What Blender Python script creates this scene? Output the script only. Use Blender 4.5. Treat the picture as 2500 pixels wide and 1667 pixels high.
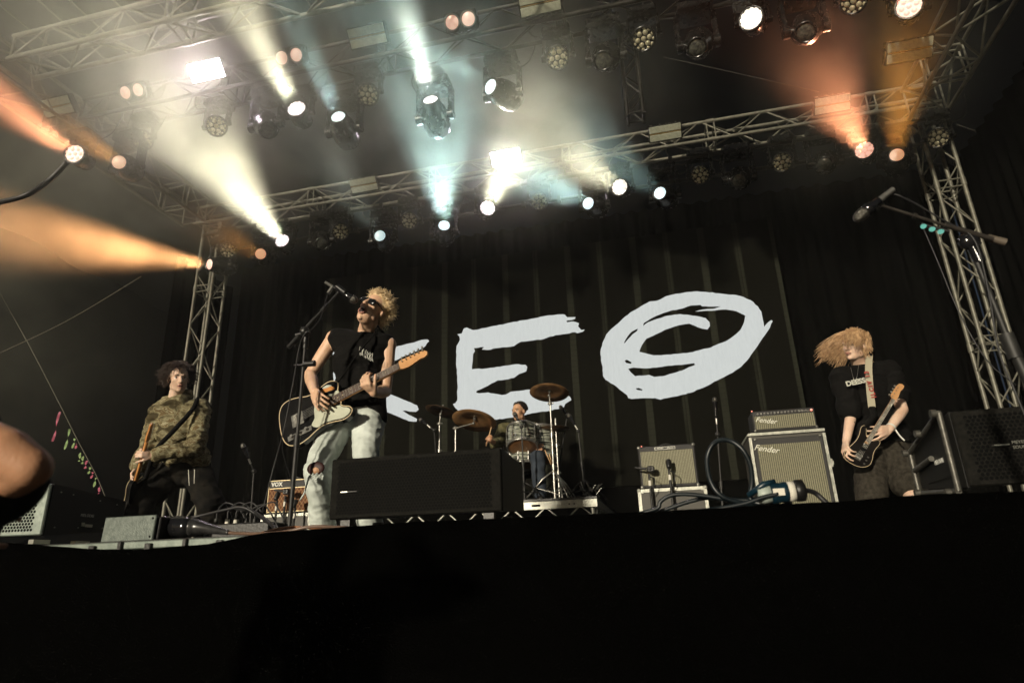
import bpy, math, random
import numpy as np
from mathutils import Vector, Matrix, noise
PI = math.pi
sc = bpy.context.scene
for o in list(bpy.data.objects):
    bpy.data.objects.remove(o)

# ------------------------------------------------------------------ camera
PITCH, YAW, ROLL, FPX = math.radians(19.1), math.radians(12.7), math.radians(-1.93), 1557.0
_cp, _sp, _cy, _sy = math.cos(PITCH), math.sin(PITCH), math.cos(YAW), math.sin(YAW)
FWD = Vector((-_sy*_cp, _cy*_cp, _sp)); _rt = Vector((_cy, _sy, 0)); _up = _rt.cross(FWD)
_c, _s = math.cos(ROLL), math.sin(ROLL)
RT = _c*_rt + _s*_up
UP = -_s*_rt + _c*_up
cam_data = bpy.data.cameras.new('camera')
cam = bpy.data.objects.new('camera', cam_data)
sc.collection.objects.link(cam)
cam.matrix_world = Matrix((( RT.x, UP.x, -FWD.x, 0), (RT.y, UP.y, -FWD.y, 0), (RT.z, UP.z, -FWD.z, 0), (0, 0, 0, 1)))
cam_data.sensor_width = 36.0
cam_data.lens = 36.0*FPX/2500.0
cam_data.clip_end = 300
cam_data.dof.use_dof = True
cam_data.dof.focus_distance = 4.4
cam_data.dof.aperture_fstop = 3.2
sc.camera = cam

# ------------------------------------------------------------------ world, sun, exposure
w = bpy.data.worlds.new('World'); sc.world = w; w.use_nodes = True
nt = w.node_tree
sky = nt.nodes.new('ShaderNodeTexSky'); sky.sky_type = 'NISHITA'; sky.sun_disc = False
SUN_EL, SUN_AZ = math.radians(11), math.radians(-18)     # azimuth of the light source, from -Y towards -X
sky.sun_elevation = math.radians(11); sky.sun_rotation = math.radians(198)
bg = nt.nodes['Background']
nt.links.new(sky.outputs[0], bg.inputs[0]); bg.inputs[1].default_value = 0.012
sun_d = bpy.data.lights.new('sun', 'SUN'); sun = bpy.data.objects.new('sun', sun_d); sc.collection.objects.link(sun)
sun_d.energy = 4.4; sun_d.angle = math.radians(3); sun_d.color = (1.0, 0.89, 0.70)
_sd = Vector((math.sin(SUN_AZ)*math.cos(SUN_EL), -math.cos(SUN_AZ)*math.cos(SUN_EL), math.sin(SUN_EL)))  # towards the sun
sun.rotation_euler = (-_sd).to_track_quat('-Z', 'Y').to_euler()
sc.view_settings.view_transform = 'Standard'; sc.view_settings.look = 'None'
sc.view_settings.gamma = 1; sc.view_settings.use_curve_mapping = False
sc.view_settings.exposure = 0.0
sc.cycles.use_denoising = True
sc.cycles.max_bounces = 5; sc.cycles.volume_bounces = 0
sc.cycles.diffuse_bounces = 2; sc.cycles.glossy_bounces = 2; sc.cycles.transmission_bounces = 2
sc.cycles.use_light_tree = True
sc.cycles.sample_clamp_indirect = 4

# ------------------------------------------------------------------ geometry of the photograph
def ray(u, v):
    return RT*((u-1250)/FPX) + UP*(-(v-833.5)/FPX) + FWD
def at(u, v, Y):                      # photograph pixel (2500 wide) on the plane Y = const
    d = ray(u, v); return d*(Y/d.y)
def atz(u, v, z):
    d = ray(u, v); return d*(z/d.z)
K = 2500/2352.0
DECK = 0.12

# ------------------------------------------------------------------ helpers
def link(o):
    sc.collection.objects.link(o); return o
def tag(o, label=None, cat=None, group=None, kind=None):
    if label: o['label'] = label
    if cat: o['category'] = cat
    if group: o['group'] = group
    if kind: o['kind'] = kind
    return o
def thing(name, label, cat, loc=(0, 0, 0), group=None, mat=None):
    o = bpy.data.objects.new(name, None); link(o); o.empty_display_size = 0.05
    if mat is not None: o.matrix_world = mat
    else: o.location = loc
    return tag(o, label, cat, group)
def frame(z, up=Vector((0, 0, 1))):
    z = Vector(z).normalized(); up = Vector(up)
    if abs(z.dot(up.normalized())) > .98: up = Vector((0, 1, 0)) if abs(z.y) < .9 else Vector((1, 0, 0))
    x = up.cross(z).normalized(); y = z.cross(x)
    return Matrix((x, y, z)).transposed()
class MB:
    def __init__(s): s.v = []; s.f = []; s.sm = []; s.mi = []
    def add(s, vs, fs, smooth=False, mi=0, M=None):
        b = len(s.v)
        for p in vs:
            p = Vector(p); s.v.append(tuple(M @ p if M is not None else p))
        for f in fs: s.f.append(tuple(b+i for i in f)); s.sm.append(smooth); s.mi.append(mi)
        return s
    def box(s, c, d, R=None, mi=0, bev=0.0, taper=1.0):
        c = Vector(c); hx, hy, hz = d[0]/2, d[1]/2, d[2]/2
        if bev <= 0:
            P = [(x*hx*(taper if z > 0 else 1), y*hy*(taper if z > 0 else 1), z*hz) for z in (-1, 1) for x, y in ((-1, -1), (1, -1), (1, 1), (-1, 1))]
            F = [(3, 2, 1, 0), (4, 5, 6, 7), (0, 1, 5, 4), (1, 2, 6, 5), (2, 3, 7, 6), (3, 0, 4, 7)]
        else:
            b = bev; P = []
            for z, i in ((-hz, b), (-hz+b, 0), (hz-b, 0), (hz, b)):
                X, Y = hx-i, hy-i
                e = b if i == 0 else b*.3
                P += [(-X+e, -Y, z), (X-e, -Y, z), (X, -Y+e, z), (X, Y-e, z), (X-e, Y, z), (-X+e, Y, z), (-X, Y-e, z), (-X, -Y+e, z)]
            F = [tuple(range(7, -1, -1)), tuple(range(24, 32))]
            for k in range(3):
                for i in range(8): F.append((k*8+i, k*8+(i+1) % 8, k*8+8+(i+1) % 8, k*8+8+i))
        Q = [(R @ Vector(p) if R is not None else Vector(p)) + c for p in P]
        return s.add(Q, F, False, mi)
    def tube(s, pts, r, n=8, mi=0, cap=True, smooth=True):
        pts = [Vector(p) for p in pts]; N = len(pts)
        rs = r if isinstance(r, (list, tuple)) else [r]*N
        vs = []; fs = []
        t = (pts[1]-pts[0]).normalized(); R = frame(t); xx = R.col[0].copy()
        for i, p in enumerate(pts):
            if i == 0: t = pts[1]-pts[0]
            elif i == N-1: t = pts[-1]-pts[-2]
            else: t = (pts[i+1]-pts[i]).normalized() + (pts[i]-pts[i-1]).normalized()
            if t.length < 1e-9: t = Vector((0, 0, 1))
            t.normalize(); xx = (xx - t*xx.dot(t)); 
            if xx.length < 1e-6: xx = frame(t).col[0].copy()
            xx.normalize(); yy = t.cross(xx)
            for k in range(n):
                a = 2*PI*k/n; vs.append(p + (xx*math.cos(a)+yy*math.sin(a))*rs[i])
        for i in range(N-1):
            for k in range(n): fs.append((i*n+k, i*n+(k+1) % n, (i+1)*n+(k+1) % n, (i+1)*n+k))
        if cap: fs.append(tuple(range(n-1, -1, -1))); fs.append(tuple((N-1)*n+k for k in range(n)))
        return s.add(vs, fs, smooth, mi)
    def cyl(s, a, b, r, r2=None, n=16, mi=0, smooth=True):
        a = Vector(a); b = Vector(b); r2 = r if r2 is None else r2
        R = frame(b-a); vs = []
        for p, q in ((a, r), (b, r2)):
            for k in range(n): t = 2*PI*k/n; vs.append(p+R@Vector((math.cos(t)*q, math.sin(t)*q, 0)))
        s.add(vs, [(k, (k+1) % n, n+(k+1) % n, n+k) for k in range(n)], smooth, mi)
        s.add(vs[:n], [tuple(range(n-1, -1, -1))], False, mi); s.add(vs[n:], [tuple(range(n))], False, mi)
        return s
    def lathe(s, prof, a, axis, n=24, mi=0, smooth=True):
        a = Vector(a); R = frame(axis); vs = []
        for (r, z) in prof:
            for k in range(n): t = 2*PI*k/n; vs.append(a+R@Vector((math.cos(t)*r, math.sin(t)*r, z)))
        fs = []
        for i in range(len(prof)-1):
            for k in range(n): fs.append((i*n+k, i*n+(k+1) % n, (i+1)*n+(k+1) % n, (i+1)*n+k))
        return s.add(vs, fs, smooth, mi)
    def ball(s, c, r, n=12, m=8, mi=0, R=None):
        c = Vector(c); r = (r, r, r) if not hasattr(r, '__len__') else r
        vs = [(0, 0, -1)]; fs = []
        for i in range(1, m):
            ph = -PI/2+PI*i/m
            for k in range(n): t = 2*PI*k/n; vs.append((math.cos(ph)*math.cos(t), math.cos(ph)*math.sin(t), math.sin(ph)))
        vs.append((0, 0, 1))
        for k in range(n): fs.append((0, 1+(k+1) % n, 1+k))
        for i in range(m-2):
            for k in range(n): fs.append((1+i*n+k, 1+i*n+(k+1) % n, 1+(i+1)*n+(k+1) % n, 1+(i+1)*n+k))
        L = len(vs)-1
        for k in range(n): fs.append((1+(m-2)*n+k, 1+(m-2)*n+(k+1) % n, L))
        Q = [Vector((p[0]*r[0], p[1]*r[1], p[2]*r[2])) for p in vs]
        if R is not None: Q = [R@q for q in Q]
        return s.add([q+c for q in Q], fs, True, mi)
    def prism(s, poly, M, z0, z1, mi=0, mi_side=None):
        """poly: 2-D outline (counter-clockwise); extruded z0..z1 in the frame M"""
        n = len(poly)
        s.add([M @ Vector((x, y, z0)) for x, y in poly], [tuple(range(n-1, -1, -1))], False, mi)
        s.add([M @ Vector((x, y, z1)) for x, y in poly], [tuple(range(n))], False, mi)
        vs = [M @ Vector((x, y, z)) for z in (z0, z1) for x, y in poly]
        s.add(vs, [(k, (k+1) % n, n+(k+1) % n, n+k) for k in range(n)], False, mi if mi_side is None else mi_side)
        return s
    def build(s, name, mats, parent=None, world=True):
        """vertices in world coordinates when world is True and there is a parent"""
        me = bpy.data.meshes.new(name)
        vs = s.v
        if parent is not None and world:
            Mi = parent.matrix_world.inverted() if parent.parent is None else None
            if Mi is None:
                Mi = (parent.parent.matrix_world @ parent.matrix_local).inverted()
            vs = [tuple(Mi @ Vector(p)) for p in vs]
        me.from_pydata(vs, [], s.f)
        for i, p in enumerate(me.polygons): p.use_smooth = s.sm[i]; p.material_index = s.mi[i]
        for m in (mats if isinstance(mats, (list, tuple)) else [mats]): me.materials.append(m)
        me.update()
        o = bpy.data.objects.new(name, me); link(o)
        if parent is not None: o.parent = parent
        return o
def smooth_path(P, n=8):
    P = [Vector(p) for p in P]; out = []
    Q = [P[0]*2-P[1]]+P+[P[-1]*2-P[-2]]
    for i in range(1, len(Q)-2):
        for k in range(n):
            t = k/n; a, b, c, d = Q[i-1], Q[i], Q[i+1], Q[i+2]
            out.append(.5*((2*b)+(c-a)*t+(2*a-5*b+4*c-d)*t*t+(3*b-a-3*c+d)*t**3))
    out.append(P[-1]); return out
def settle():
    bpy.context.view_layer.update()
def copy_tree(o, parent=None):
    c = o.copy(); link(c); c.parent = parent
    if parent is not None: c.matrix_parent_inverse = o.matrix_parent_inverse.copy()
    for ch in list(o.children): copy_tree(ch, c)
    return c

# ------------------------------------------------------------------ materials
def principled(name, col, rough=.6, metal=0.0, spec=.5, emit=None, es=0.0):
    m = bpy.data.materials.new(name); m.use_nodes = True
    b = m.node_tree.nodes['Principled BSDF']
    b.inputs['Base Color'].default_value = (*col, 1); b.inputs['Roughness'].default_value = rough
    b.inputs['Metallic'].default_value = metal; b.inputs['Specular IOR Level'].default_value = spec
    if emit: b.inputs['Emission Color'].default_value = (*emit, 1); b.inputs['Emission Strength'].default_value = es
    return m
def noisy(name, c1, c2, scale=20, rough=.6, metal=0.0, bump=0.0, bscale=None, detail=5, spec=.5, lo=.35, hi=.65, rvar=.0, stretch=None):
    m = principled(name, c1, rough, metal, spec); t = m.node_tree; b = t.nodes['Principled BSDF']
    tc = t.nodes.new('ShaderNodeTexCoord'); n = t.nodes.new('ShaderNodeTexNoise')
    n.inputs['Scale'].default_value = scale; n.inputs['Detail'].default_value = detail
    src = tc.outputs['Object']
    if stretch:
        mp = t.nodes.new('ShaderNodeMapping'); mp.inputs['Scale'].default_value = stretch
        t.links.new(src, mp.inputs[0]); src = mp.outputs[0]
    t.links.new(src, n.inputs['Vector'])
    r = t.nodes.new('ShaderNodeValToRGB'); r.color_ramp.elements[0].color = (*c1, 1); r.color_ramp.elements[1].color = (*c2, 1)
    r.color_ramp.elements[0].position = lo; r.color_ramp.elements[1].position = hi
    t.links.new(n.outputs['Fac'], r.inputs[0]); t.links.new(r.outputs[0], b.inputs['Base Color'])
    if rvar:
        mr = t.nodes.new('ShaderNodeMapRange'); mr.inputs[3].default_value = rough-rvar; mr.inputs[4].default_value = rough+rvar
        t.links.new(n.outputs['Fac'], mr.inputs[0]); t.links.new(mr.outputs[0], b.inputs['Roughness'])
    if bump:
        n2 = t.nodes.new('ShaderNodeTexNoise'); n2.inputs['Scale'].default_value = bscale or scale*3; n2.inputs['Detail'].default_value = 6
        t.links.new(src, n2.inputs['Vector'])
        bp = t.nodes.new('ShaderNodeBump'); bp.inputs['Strength'].default_value = bump; bp.inputs['Distance'].default_value = .01
        t.links.new(n2.outputs['Fac'], bp.inputs['Height']); t.links.new(bp.outputs[0], b.inputs['Normal'])
    return m
M_alu = noisy('truss_aluminium', (.095, .092, .073), (.165, .16, .125), 14, .5, .3, .1, rvar=.1)
M_alu_dark = noisy('black_truss', (.010, .009, .008), (.020, .018, .015), 14, .38, .5)
M_black = noisy('black_plastic', (.004, .004, .004), (.008, .0075, .007), 30, .45, 0, .15, 90)
M_blackgloss = principled('black_gloss', (.008, .008, .009), .12, 0, .6)
M_cable = principled('cable_rubber', (.012, .012, .013), .5)
M_chrome = noisy('chrome', (.24, .235, .215), (.38, .37, .34), 60, .33, .8, rvar=.08)
M_stand = noisy('stand_steel', (.010, .010, .010), (.022, .022, .020), 40, .55, .15)
M_case_edge = noisy('case_aluminium', (.30, .31, .27), (.46, .46, .40), 25, .42, .4, .2, rvar=.12)
M_case = noisy('case_laminate', (.035, .033, .026), (.055, .05, .04), 200, .55, 0, .2, 400)
M_skirt = noisy('stage_cloth', (.0005, .0005, .0004), (.0017, .0017, .0015), 420, .95, 0, .8, 260, spec=.01, lo=.45, hi=.8)
M_deck = noisy('stage_ply', (.012, .011, .010), (.022, .020, .018), 12, .7, 0, .1)
M_drape = noisy('backdrop_drape', (.0008, .0008, .0007), (.0018, .0018, .0015), 3, .95, 0, .1, spec=.02)
M_tent = noisy('tent_fabric', (.006, .012, .027), (.009, .018, .038), .6, .8, 0, .15, 8, spec=.2)
M_ground = noisy('ground_soil', (.02, .018, .014), (.04, .035, .028), 2, .95, 0, .4, 10)
def lamp_mat(name, col, s):
    m = principled(name, (.6, .6, .6), .3, 0, .5, col, s); return m
M_lens = noisy('lens_glass_glint', (.34, .31, .20), (.60, .56, .40), 60, .12, .5)  # cream base paints in the light that unlit glass cells catch
M_panel = noisy('reflector_panel', (.28, .29, .22), (.38, .39, .30), 30, .4, .3)
M_gold = principled('tube_gap', (.30, .20, .06), .4, .6)

# ================================================================== SETTING
g = MB().box((0, 20, -1.41), (160, 160, .1)).build('ground', M_ground); tag(g, kind='structure')

# tent: side walls, back wall and sloping roof of one big top, open towards the audience
tb = MB()
def cloth_grid(mb, P00, P10, P01, P11, nu, nv, sag=.25, wav=.06, fold=26, seed=0):
    P00, P10, P01, P11 = map(Vector, (P00, P10, P01, P11)); nrm = (P10-P00).cross(P01-P00).normalized()
    vs = []
    for j in range(nv+1):
        for i in range(nu+1):
            a, b = i/nu, j/nv
            p = (P00*(1-a)+P10*a)*(1-b)+(P01*(1-a)+P11*a)*b
            d = wav*math.sin(a*fold+math.sin(b*5+seed)) + sag*math.sin(PI*a)*math.sin(PI*b) + .05*noise.noise(p*.7)
            vs.append(p+nrm*d)
    fs = [(j*(nu+1)+i, j*(nu+1)+i+1, (j+1)*(nu+1)+i+1, (j+1)*(nu+1)+i) for j in range(nv) for i in range(nu)]
    mb.add(vs, fs, True)
cloth_grid(tb, (-17, -2, -1.3), (-17, 19.5, -1.3), (-17, -2, 9.3), (-17, 19.5, 9.3), 60, 20, .3, .08, 40)
cloth_grid(tb, (-17.5, 19, -1.3), (15.5, 19, -1.3), (-17.5, 19, 13.5), (15.5, 19, 13.5), 90, 20, .3, .08, 60, 2)
cloth_grid(tb, (15, 19.5, -1.3), (15, -2, -1.3), (15, 19.5, 9.3), (15, -2, 9.3), 60, 20, .3, .08, 40, 4)
cloth_grid(tb, (-18, 3.6, 8.8), (-18, 20, 8.8), (0, 3.6, 13.5), (0, 20, 13.5), 40, 40, -.4, .03, 30, 1)
cloth_grid(tb, (0, 3.6, 13.5), (0, 20, 13.5), (16, 3.6, 8.8), (16, 20, 8.8), 40, 40, -.4, .03, 30, 1)
tent = tag(tb.build('festival_tent', M_tent), 'large dark navy tent canopy and walls enclosing the stage', 'tent')

# stage: deck, legs in the dark under it, skirt cloth over the front edge
deck = MB().box((-1.6, 5.66, DECK-.05), (12.6, 7.2, .1)).build('stage_deck', M_deck); tag(deck, kind='structure')
EDGE = [(-400, 1325), (0, 1323), (106, 1331), (181, 1336), (255, 1341), (332, 1342), (400, 1335), (506, 1327), (600, 1308), (655, 1298), (804, 1288), (1000, 1273), (1270, 1262), (1457, 1253), (1553, 1250), (2048, 1223), (2260, 1206), (2500, 1198), (2900, 1180)]
top = [at(u, v, 2.0) for u, v in EDGE]
def lerp_path(P, t):
    s = t*(len(P)-1); i = min(int(s), len(P)-2); return P[i].lerp(P[i+1], s-i)
sk = MB(); NU, NV = 420, 34; vs = []
for j in range(NV+1):
    for i in range(NU+1):
        t = i/NU; p = lerp_path(top, t); b = j/NV
        zt = p.z + .002*noise.noise(Vector((p.x*9, 0, 3))) ; z = zt*(1-b) + (-1.36)*b
        fold = (.012+.05*b)*math.sin(p.x*7+2*math.sin(p.x*1.7)) + .02*b*noise.noise(Vector((p.x*5, z*2, 0)))
        y = 2.0 - .012 - .06*b + fold*min(1, b*3)
        if j == 0: y = 2.05; z = zt-.006
        if j == 1: y = 2.006; z = zt
        vs.append((p.x, y, z))
sk.add(vs, [(j*(NU+1)+i, j*(NU+1)+i+1, (j+1)*(NU+1)+i+1, (j+1)*(NU+1)+i) for j in range(NV) for i in range(NU)], True)
skirt = tag(sk.build('stage_skirt', M_skirt), 'black cloth skirt hung along the whole stage front', 'stage skirt')
# back drape behind and beside the screen
dr = MB(); vs = []
NU, NV = 520, 10
for j in range(NV+1):
    for i in range(NU+1):
        x = -7.15+i/NU*11.6; z = DECK+j/NV*5.2
        vs.append((x, 9.35+.045*math.sin(x*24+math.sin(x*5)), z))
dr.add(vs, [(j*(NU+1)+i, j*(NU+1)+i+1, (j+1)*(NU+1)+i+1, (j+1)*(NU+1)+i) for j in range(NV) for i in range(NU)], True)
tag(dr.build('back_drape', M_drape), 'tall black drape closing the back of the stage', 'drape')
dr = MB(); vs = []
for j in range(NV+1):
    for i in range(201):
        y = 7.9+i/200*1.4; z = -1.3+j/NV*6.2
        vs.append((-7.3+.03*math.sin(y*26), y, z))
dr.add(vs, [(j*201+i, j*201+i+1, (j+1)*201+i+1, (j+1)*201+i) for j in range(NV) for i in range(200)], True)
tag(dr.build('side_drape', M_drape), 'narrow black drape hanging beside the left truss tower', 'drape')

dr = MB(); vs = []
for j in range(NV+1):
    for i in range(201):
        y = 5.6+i/200*3.7; z = DECK+j/NV*5.0
        vs.append((4.45+.03*math.sin(y*26), y, z))
dr.add(vs, [(j*201+i, j*201+i+1, (j+1)*201+i+1, (j+1)*201+i) for j in range(NV) for i in range(200)], True)
tag(dr.build('side_drape', M_drape), 'wide black drape closing the right side behind the tower', 'drape')

# ------------------------------------------------------------------ trusses
def truss(name, A, B, up, size, mat, label, r=.024, rw=.010, pitch=.42, cat='truss', phase=0):
    A, B = Vector(A), Vector(B); L = (B-A).length; d = (B-A).normalized(); u = Vector(up).normalized(); s = d.cross(u).normalized()
    t = thing(name, label, cat, A)
    settle()
    h = size/2; C = [(-h, -h), (h, -h), (h, h), (-h, h)]
    for a, b in C:
        MB().cyl(A+s*a+u*b, B+s*a+u*b, r, n=10).build('chord', mat, t)
    n = max(2, round(L/pitch)); 
    for k in range(4):
        a, b = C[k], C[(k+1) % 4]; w = MB()
        for i in range(n):
            c0, c1 = (a, b) if (i+k+phase) % 2 else (b, a)
            w.cyl(A+d*(L*i/n+.02)+s*c0[0]+u*c0[1], A+d*(L*(i+1)/n-.02)+s*c1[0]+u*c1[1], rw, n=6)
        for e in (.03, L-.03):
            w.cyl(A+d*e+s*a[0]+u*a[1], A+d*e+s*b[0]+u*b[1], rw, n=6)
        k2 = 2.0
        while k2 < L-.5:
            w.cyl(A+d*k2+s*a[0]+u*a[1], A+d*k2+s*b[0]+u*b[1], rw, n=6); w.cyl(A+d*(k2+.1)+s*a[0]+u*a[1], A+d*(k2+.1)+s*b[0]+u*b[1], rw, n=6); k2 += 2.0
        w.build('lacing', mat, t)
    k2 = 2.05
    while k2 < L-.5:
        for a, b in C: MB().cyl(A+d*(k2-.05)+s*a+u*b, A+d*(k2+.05)+s*a+u*b, r*1.28, n=10).build('coupler', mat, t)
        k2 += 2.0
    return t
S = .29; Z = Vector((0, 0, 1)); Yv = Vector((0, 1, 0)); Xv = Vector((1, 0, 0))
XL, XR = -6.62, 3.76
truss('tower_truss', (XL, 7.9, DECK), (XL, 7.9, 5.3), Yv, S, M_alu, 'silver truss tower standing left behind the guitarist in the camouflage jacket')
truss('tower_truss', (XR, 7.9, DECK), (XR, 7.9, 5.3), Yv, S, M_alu, 'silver truss tower standing right behind the near microphone stand', phase=1)
truss('rear_truss', (XL-.3, 7.86, 5.46), (XR+.15, 7.86, 5.46), Z, S, M_alu, 'silver cross truss joining both towers above the video screen')
truss('middle_truss', (XL, 5.38, 5.545), (XR, 5.38, 5.545), Z, S, M_alu_dark, 'black lighting truss across the middle of the stage roof', r=.025)
truss('front_truss', (XL+.1, 4.37, 5.55), (XR, 4.37, 5.55), Z, .31, M_alu, 'silver front roof truss running across the upper left corner', r=.028, rw=.014, pitch=.5)
truss('side_truss', (-6.95, 3.2, 5.55), (-6.95, 7.75, 5.55), Z, .42, M_alu, 'silver roof truss running down the left side of the stage', pitch=.45)
truss('side_truss', (3.72, 3.0, 5.35), (3.72, 7.72, 5.35), Z, .42, M_alu, 'silver roof truss above the right tower lit from the side', rw=.014, pitch=.45)
# rear lighting bars below the rear truss
for y, z, lab in ((7.62, 5.02, 'upper of the two black lighting pipes slung under the rear truss'), (7.9, 4.86, 'lower black lighting pipe running just above the video screen')):
    t = thing('lighting_bar', lab, 'pipe', (XL, y, z)); settle()
    MB().cyl((XL, y, z), (XR, y, z), .026, n=10).build('pipe', M_alu_dark, t)
    x = XL+.4
    while x < XR: MB().box((x, y, z), (.05, .075, .08)).build('clamp', M_alu_dark, t); x += .52
# roof purlins in the upper left
for i in range(13):
    x = -6.75+i*.42
    mb = MB(); z = 6.15+.05*math.sin(i*2.1)
    mb.cyl((x, 2.6, z), (x+.05, 5.1, z-.05), .010, n=6)
    tag(mb.build('roof_purlin', M_alu), 'thin silver roof purlin above the front truss', 'purlin', 'thin roof purlins over the front truss')
# tall black post carrying a motor between middle and rear truss
post = truss('hanging_truss', (.12, 5.75, 4.35), (.12, 5.75, 5.5), Yv, .16, M_alu_dark, 'short black vertical truss hanging from the middle truss', r=.02, pitch=.25)
# ------------------------------------------------------------------ LED screen
SY = 8.9
TLc, TRc = at(767, 620, SY), at(1897, 533, SY)
x0, x1 = -5.2, 1.93; z0, z1 = .93, 4.63
scr = thing('video_screen', 'large LED video wall showing the three white brushed letters KEO', 'video screen', ((x0+x1)/2, SY, z0)); settle()
def screen_mat():
    m = principled('led_modules', (.02, .018, .014), .8, 0, .01); t = m.node_tree; b = t.nodes['Principled BSDF']
    geo = t.nodes.new('ShaderNodeNewGeometry'); sp = t.nodes.new('ShaderNodeSeparateXYZ'); t.links.new(geo.outputs['Position'], sp.inputs[0])
    def math_(op, a, bv=None, c=None):
        n = t.nodes.new('ShaderNodeMath'); n.operation = op
        for i, q in enumerate((a, bv, c)):
            if q is None: continue
            if isinstance(q, (int, float)): n.inputs[i].default_value = q
            else: t.links.new(q, n.inputs[i])
        return n.outputs[0]
    X = sp.outputs['X']; Zo = sp.outputs['Z']
    def band(period, off, half):
        f = math_('FRACT', math_('DIVIDE', math_('SUBTRACT', X, off), period))
        d = math_('ABSOLUTE', math_('SUBTRACT', f, .5))
        return math_('LESS_THAN', d, half/period)
    c0 = at(1085, 950, SY).x
    wide = band(1.0, c0-.5, .048); thin = band(.5, c0-.25, .010)
    dbl = band(1.0, c0-.012, .040); dblg = band(1.0, c0-.012, .006)
    dbl = math_('MULTIPLY', dbl, math_('SUBTRACT', 1.0, dblg))
    mx = math_('MAXIMUM', math_('MULTIPLY', wide, 1.0), math_('MULTIPLY', thin, 1.15)); mx = math_('MAXIMUM', mx, math_('MULTIPLY', dbl, .7))
    fz = math_('FRACT', math_('DIVIDE', Zo, .0833)); row = math_('LESS_THAN', fz, .09)
    mx = math_('MULTIPLY', mx, math_('SUBTRACT', 1.0, math_('MULTIPLY', row, .55)))
    nz = t.nodes.new('ShaderNodeTexNoise'); nz.inputs['Scale'].default_value = 3.0
    t.links.new(geo.outputs['Position'], nz.inputs['Vector'])
    mx = math_('MULTIPLY', mx, math_('ADD', .6, math_('MULTIPLY', nz.outputs['Fac'], .8)))
    r = t.nodes.new('ShaderNodeMix'); r.data_type = 'RGBA'
    r.inputs['A'].default_value = (.0046, .0045, .0034, 1); r.inputs['B'].default_value = (.018, .019, .014, 1)
    t.links.new(mx, r.inputs['Factor']); t.links.new(r.outputs['Result'], b.inputs['Base Color'])
    return m
M_screen = screen_mat()
MB().box(((x0+x1)/2, SY+.06, (z0+z1)/2), (x1-x0, .12, z1-z0)).build('screen_panel', M_screen, scr)
MB().box(((x0+x1)/2, SY+.10, z0-.21), (x1-x0+.02, .2, .40)).build('screen_base', M_drape, scr)
def led_mat():
    m = bpy.data.materials.new('led_lit'); m.use_nodes = True; t = m.node_tree; t.nodes.clear()
    out = t.nodes.new('ShaderNodeOutputMaterial'); em = t.nodes.new('ShaderNodeEmission')
    geo = t.nodes.new('ShaderNodeNewGeometry'); sp = t.nodes.new('ShaderNodeSeparateXYZ'); t.links.new(geo.outputs['Position'], sp.inputs[0])
    nz = t.nodes.new('ShaderNodeTexNoise'); nz.inputs['Scale'].default_value = 55; nz.inputs['Detail'].default_value = 1
    mp = t.nodes.new('ShaderNodeMapping'); mp.inputs['Scale'].default_value = (1, 1, .12)
    t.links.new(geo.outputs['Position'], mp.inputs[0]); t.links.new(mp.outputs[0], nz.inputs['Vector'])
    mr = t.nodes.new('ShaderNodeMapRange'); mr.inputs[3].default_value = .60; mr.inputs[4].default_value = .70
    t.links.new(nz.outputs['Fac'], mr.inputs[0]); t.links.new(mr.outputs[0], em.inputs['Strength'])
    em.inputs['Color'].default_value = (.96, 1.0, .965, 1); t.links.new(em.outputs[0], out.inputs[0])
    return m
M_led = led_mat()
random.seed(5)
def rough_outline(pts, amp=.9, step=7):
    out = []; n = len(pts)
    for i in range(n):
        a, b = pts[i], pts[(i+1) % n]; L = math.hypot(b[0]-a[0], b[1]-a[1]); k = max(1, int(L/step))
        for j in range(k):
            t = j/k; q = (a[0]+(b[0]-a[0])*t, a[1]+(b[1]-a[1])*t)
            if j: q = (q[0]+random.uniform(-amp, amp), q[1]+random.uniform(-amp, amp))
            out.append(q)
    return out
def tess(outer, holes=()):
    from mathutils.geometry import tessellate_polygon
    loops = [[Vector((x, y, 0)) for x, y in l] for l in [outer]+list(holes)]
    tr = tessellate_polygon(loops); flat = [p for l in loops for p in l]
    return flat, tr
def letter(outer, holes=()):
    outer = rough_outline(outer); holes = [rough_outline(h, .6) for h in holes]
    flat, tr = tess(outer, holes)
    mb = MB(); mb.add([at(p.x, p.y, SY-.004) for p in flat], [tuple(t) for t in tr])
    o = mb.build('lit_letter', M_led, scr); return o
def cv(pts, ox, oy, s): return [(ox+x/s, oy+y/s) for x, y in pts]
# E  (traced at 4.704x from 1000,700)
E_ = cv([(548, 545), (600, 535), (622, 480), (655, 467), (728, 497), (900, 465), (1100, 425), (1300, 385), (1500, 345), (1700, 318), (1780, 318), (1810, 350), (1905, 348), (1900, 368), (1870, 380), (1800, 390), (1810, 408), (1870, 398), (1945, 420), (1935, 455), (1970, 495), (2012, 492), (1990, 515), (1930, 533), (1900, 522), (1760, 545), (1610, 572), (1540, 600), (1280, 630), (1200, 680), (1040, 700), (890, 725), (830, 720), (855, 692), (740, 705), (750, 740), (730, 770), (717, 945), (900, 935), (1100, 905), (1250, 888), (1330, 895), (1352, 920), (1340, 970), (1260, 1000), (1200, 1045), (1100, 1065), (1010, 1075), (940, 1110), (860, 1155), (770, 1195), (765, 1215), (800, 1222), (900, 1212), (1000, 1230), (1060, 1242), (1110, 1235), (1160, 1205), (1350, 1180), (1600, 1170), (1800, 1235), (1845, 1265), (1858, 1300), (1790, 1340), (1770, 1385), (1600, 1425), (1450, 1445), (1320, 1475), (1180, 1500), (1000, 1525), (800, 1520), (600, 1470), (520, 1385), (498, 1345), (525, 1335), (548, 1300), (548, 1100), (535, 850), (540, 680), (578, 610), (572, 570)], 1000, 700, 4.704)
letter(E_)
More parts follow.
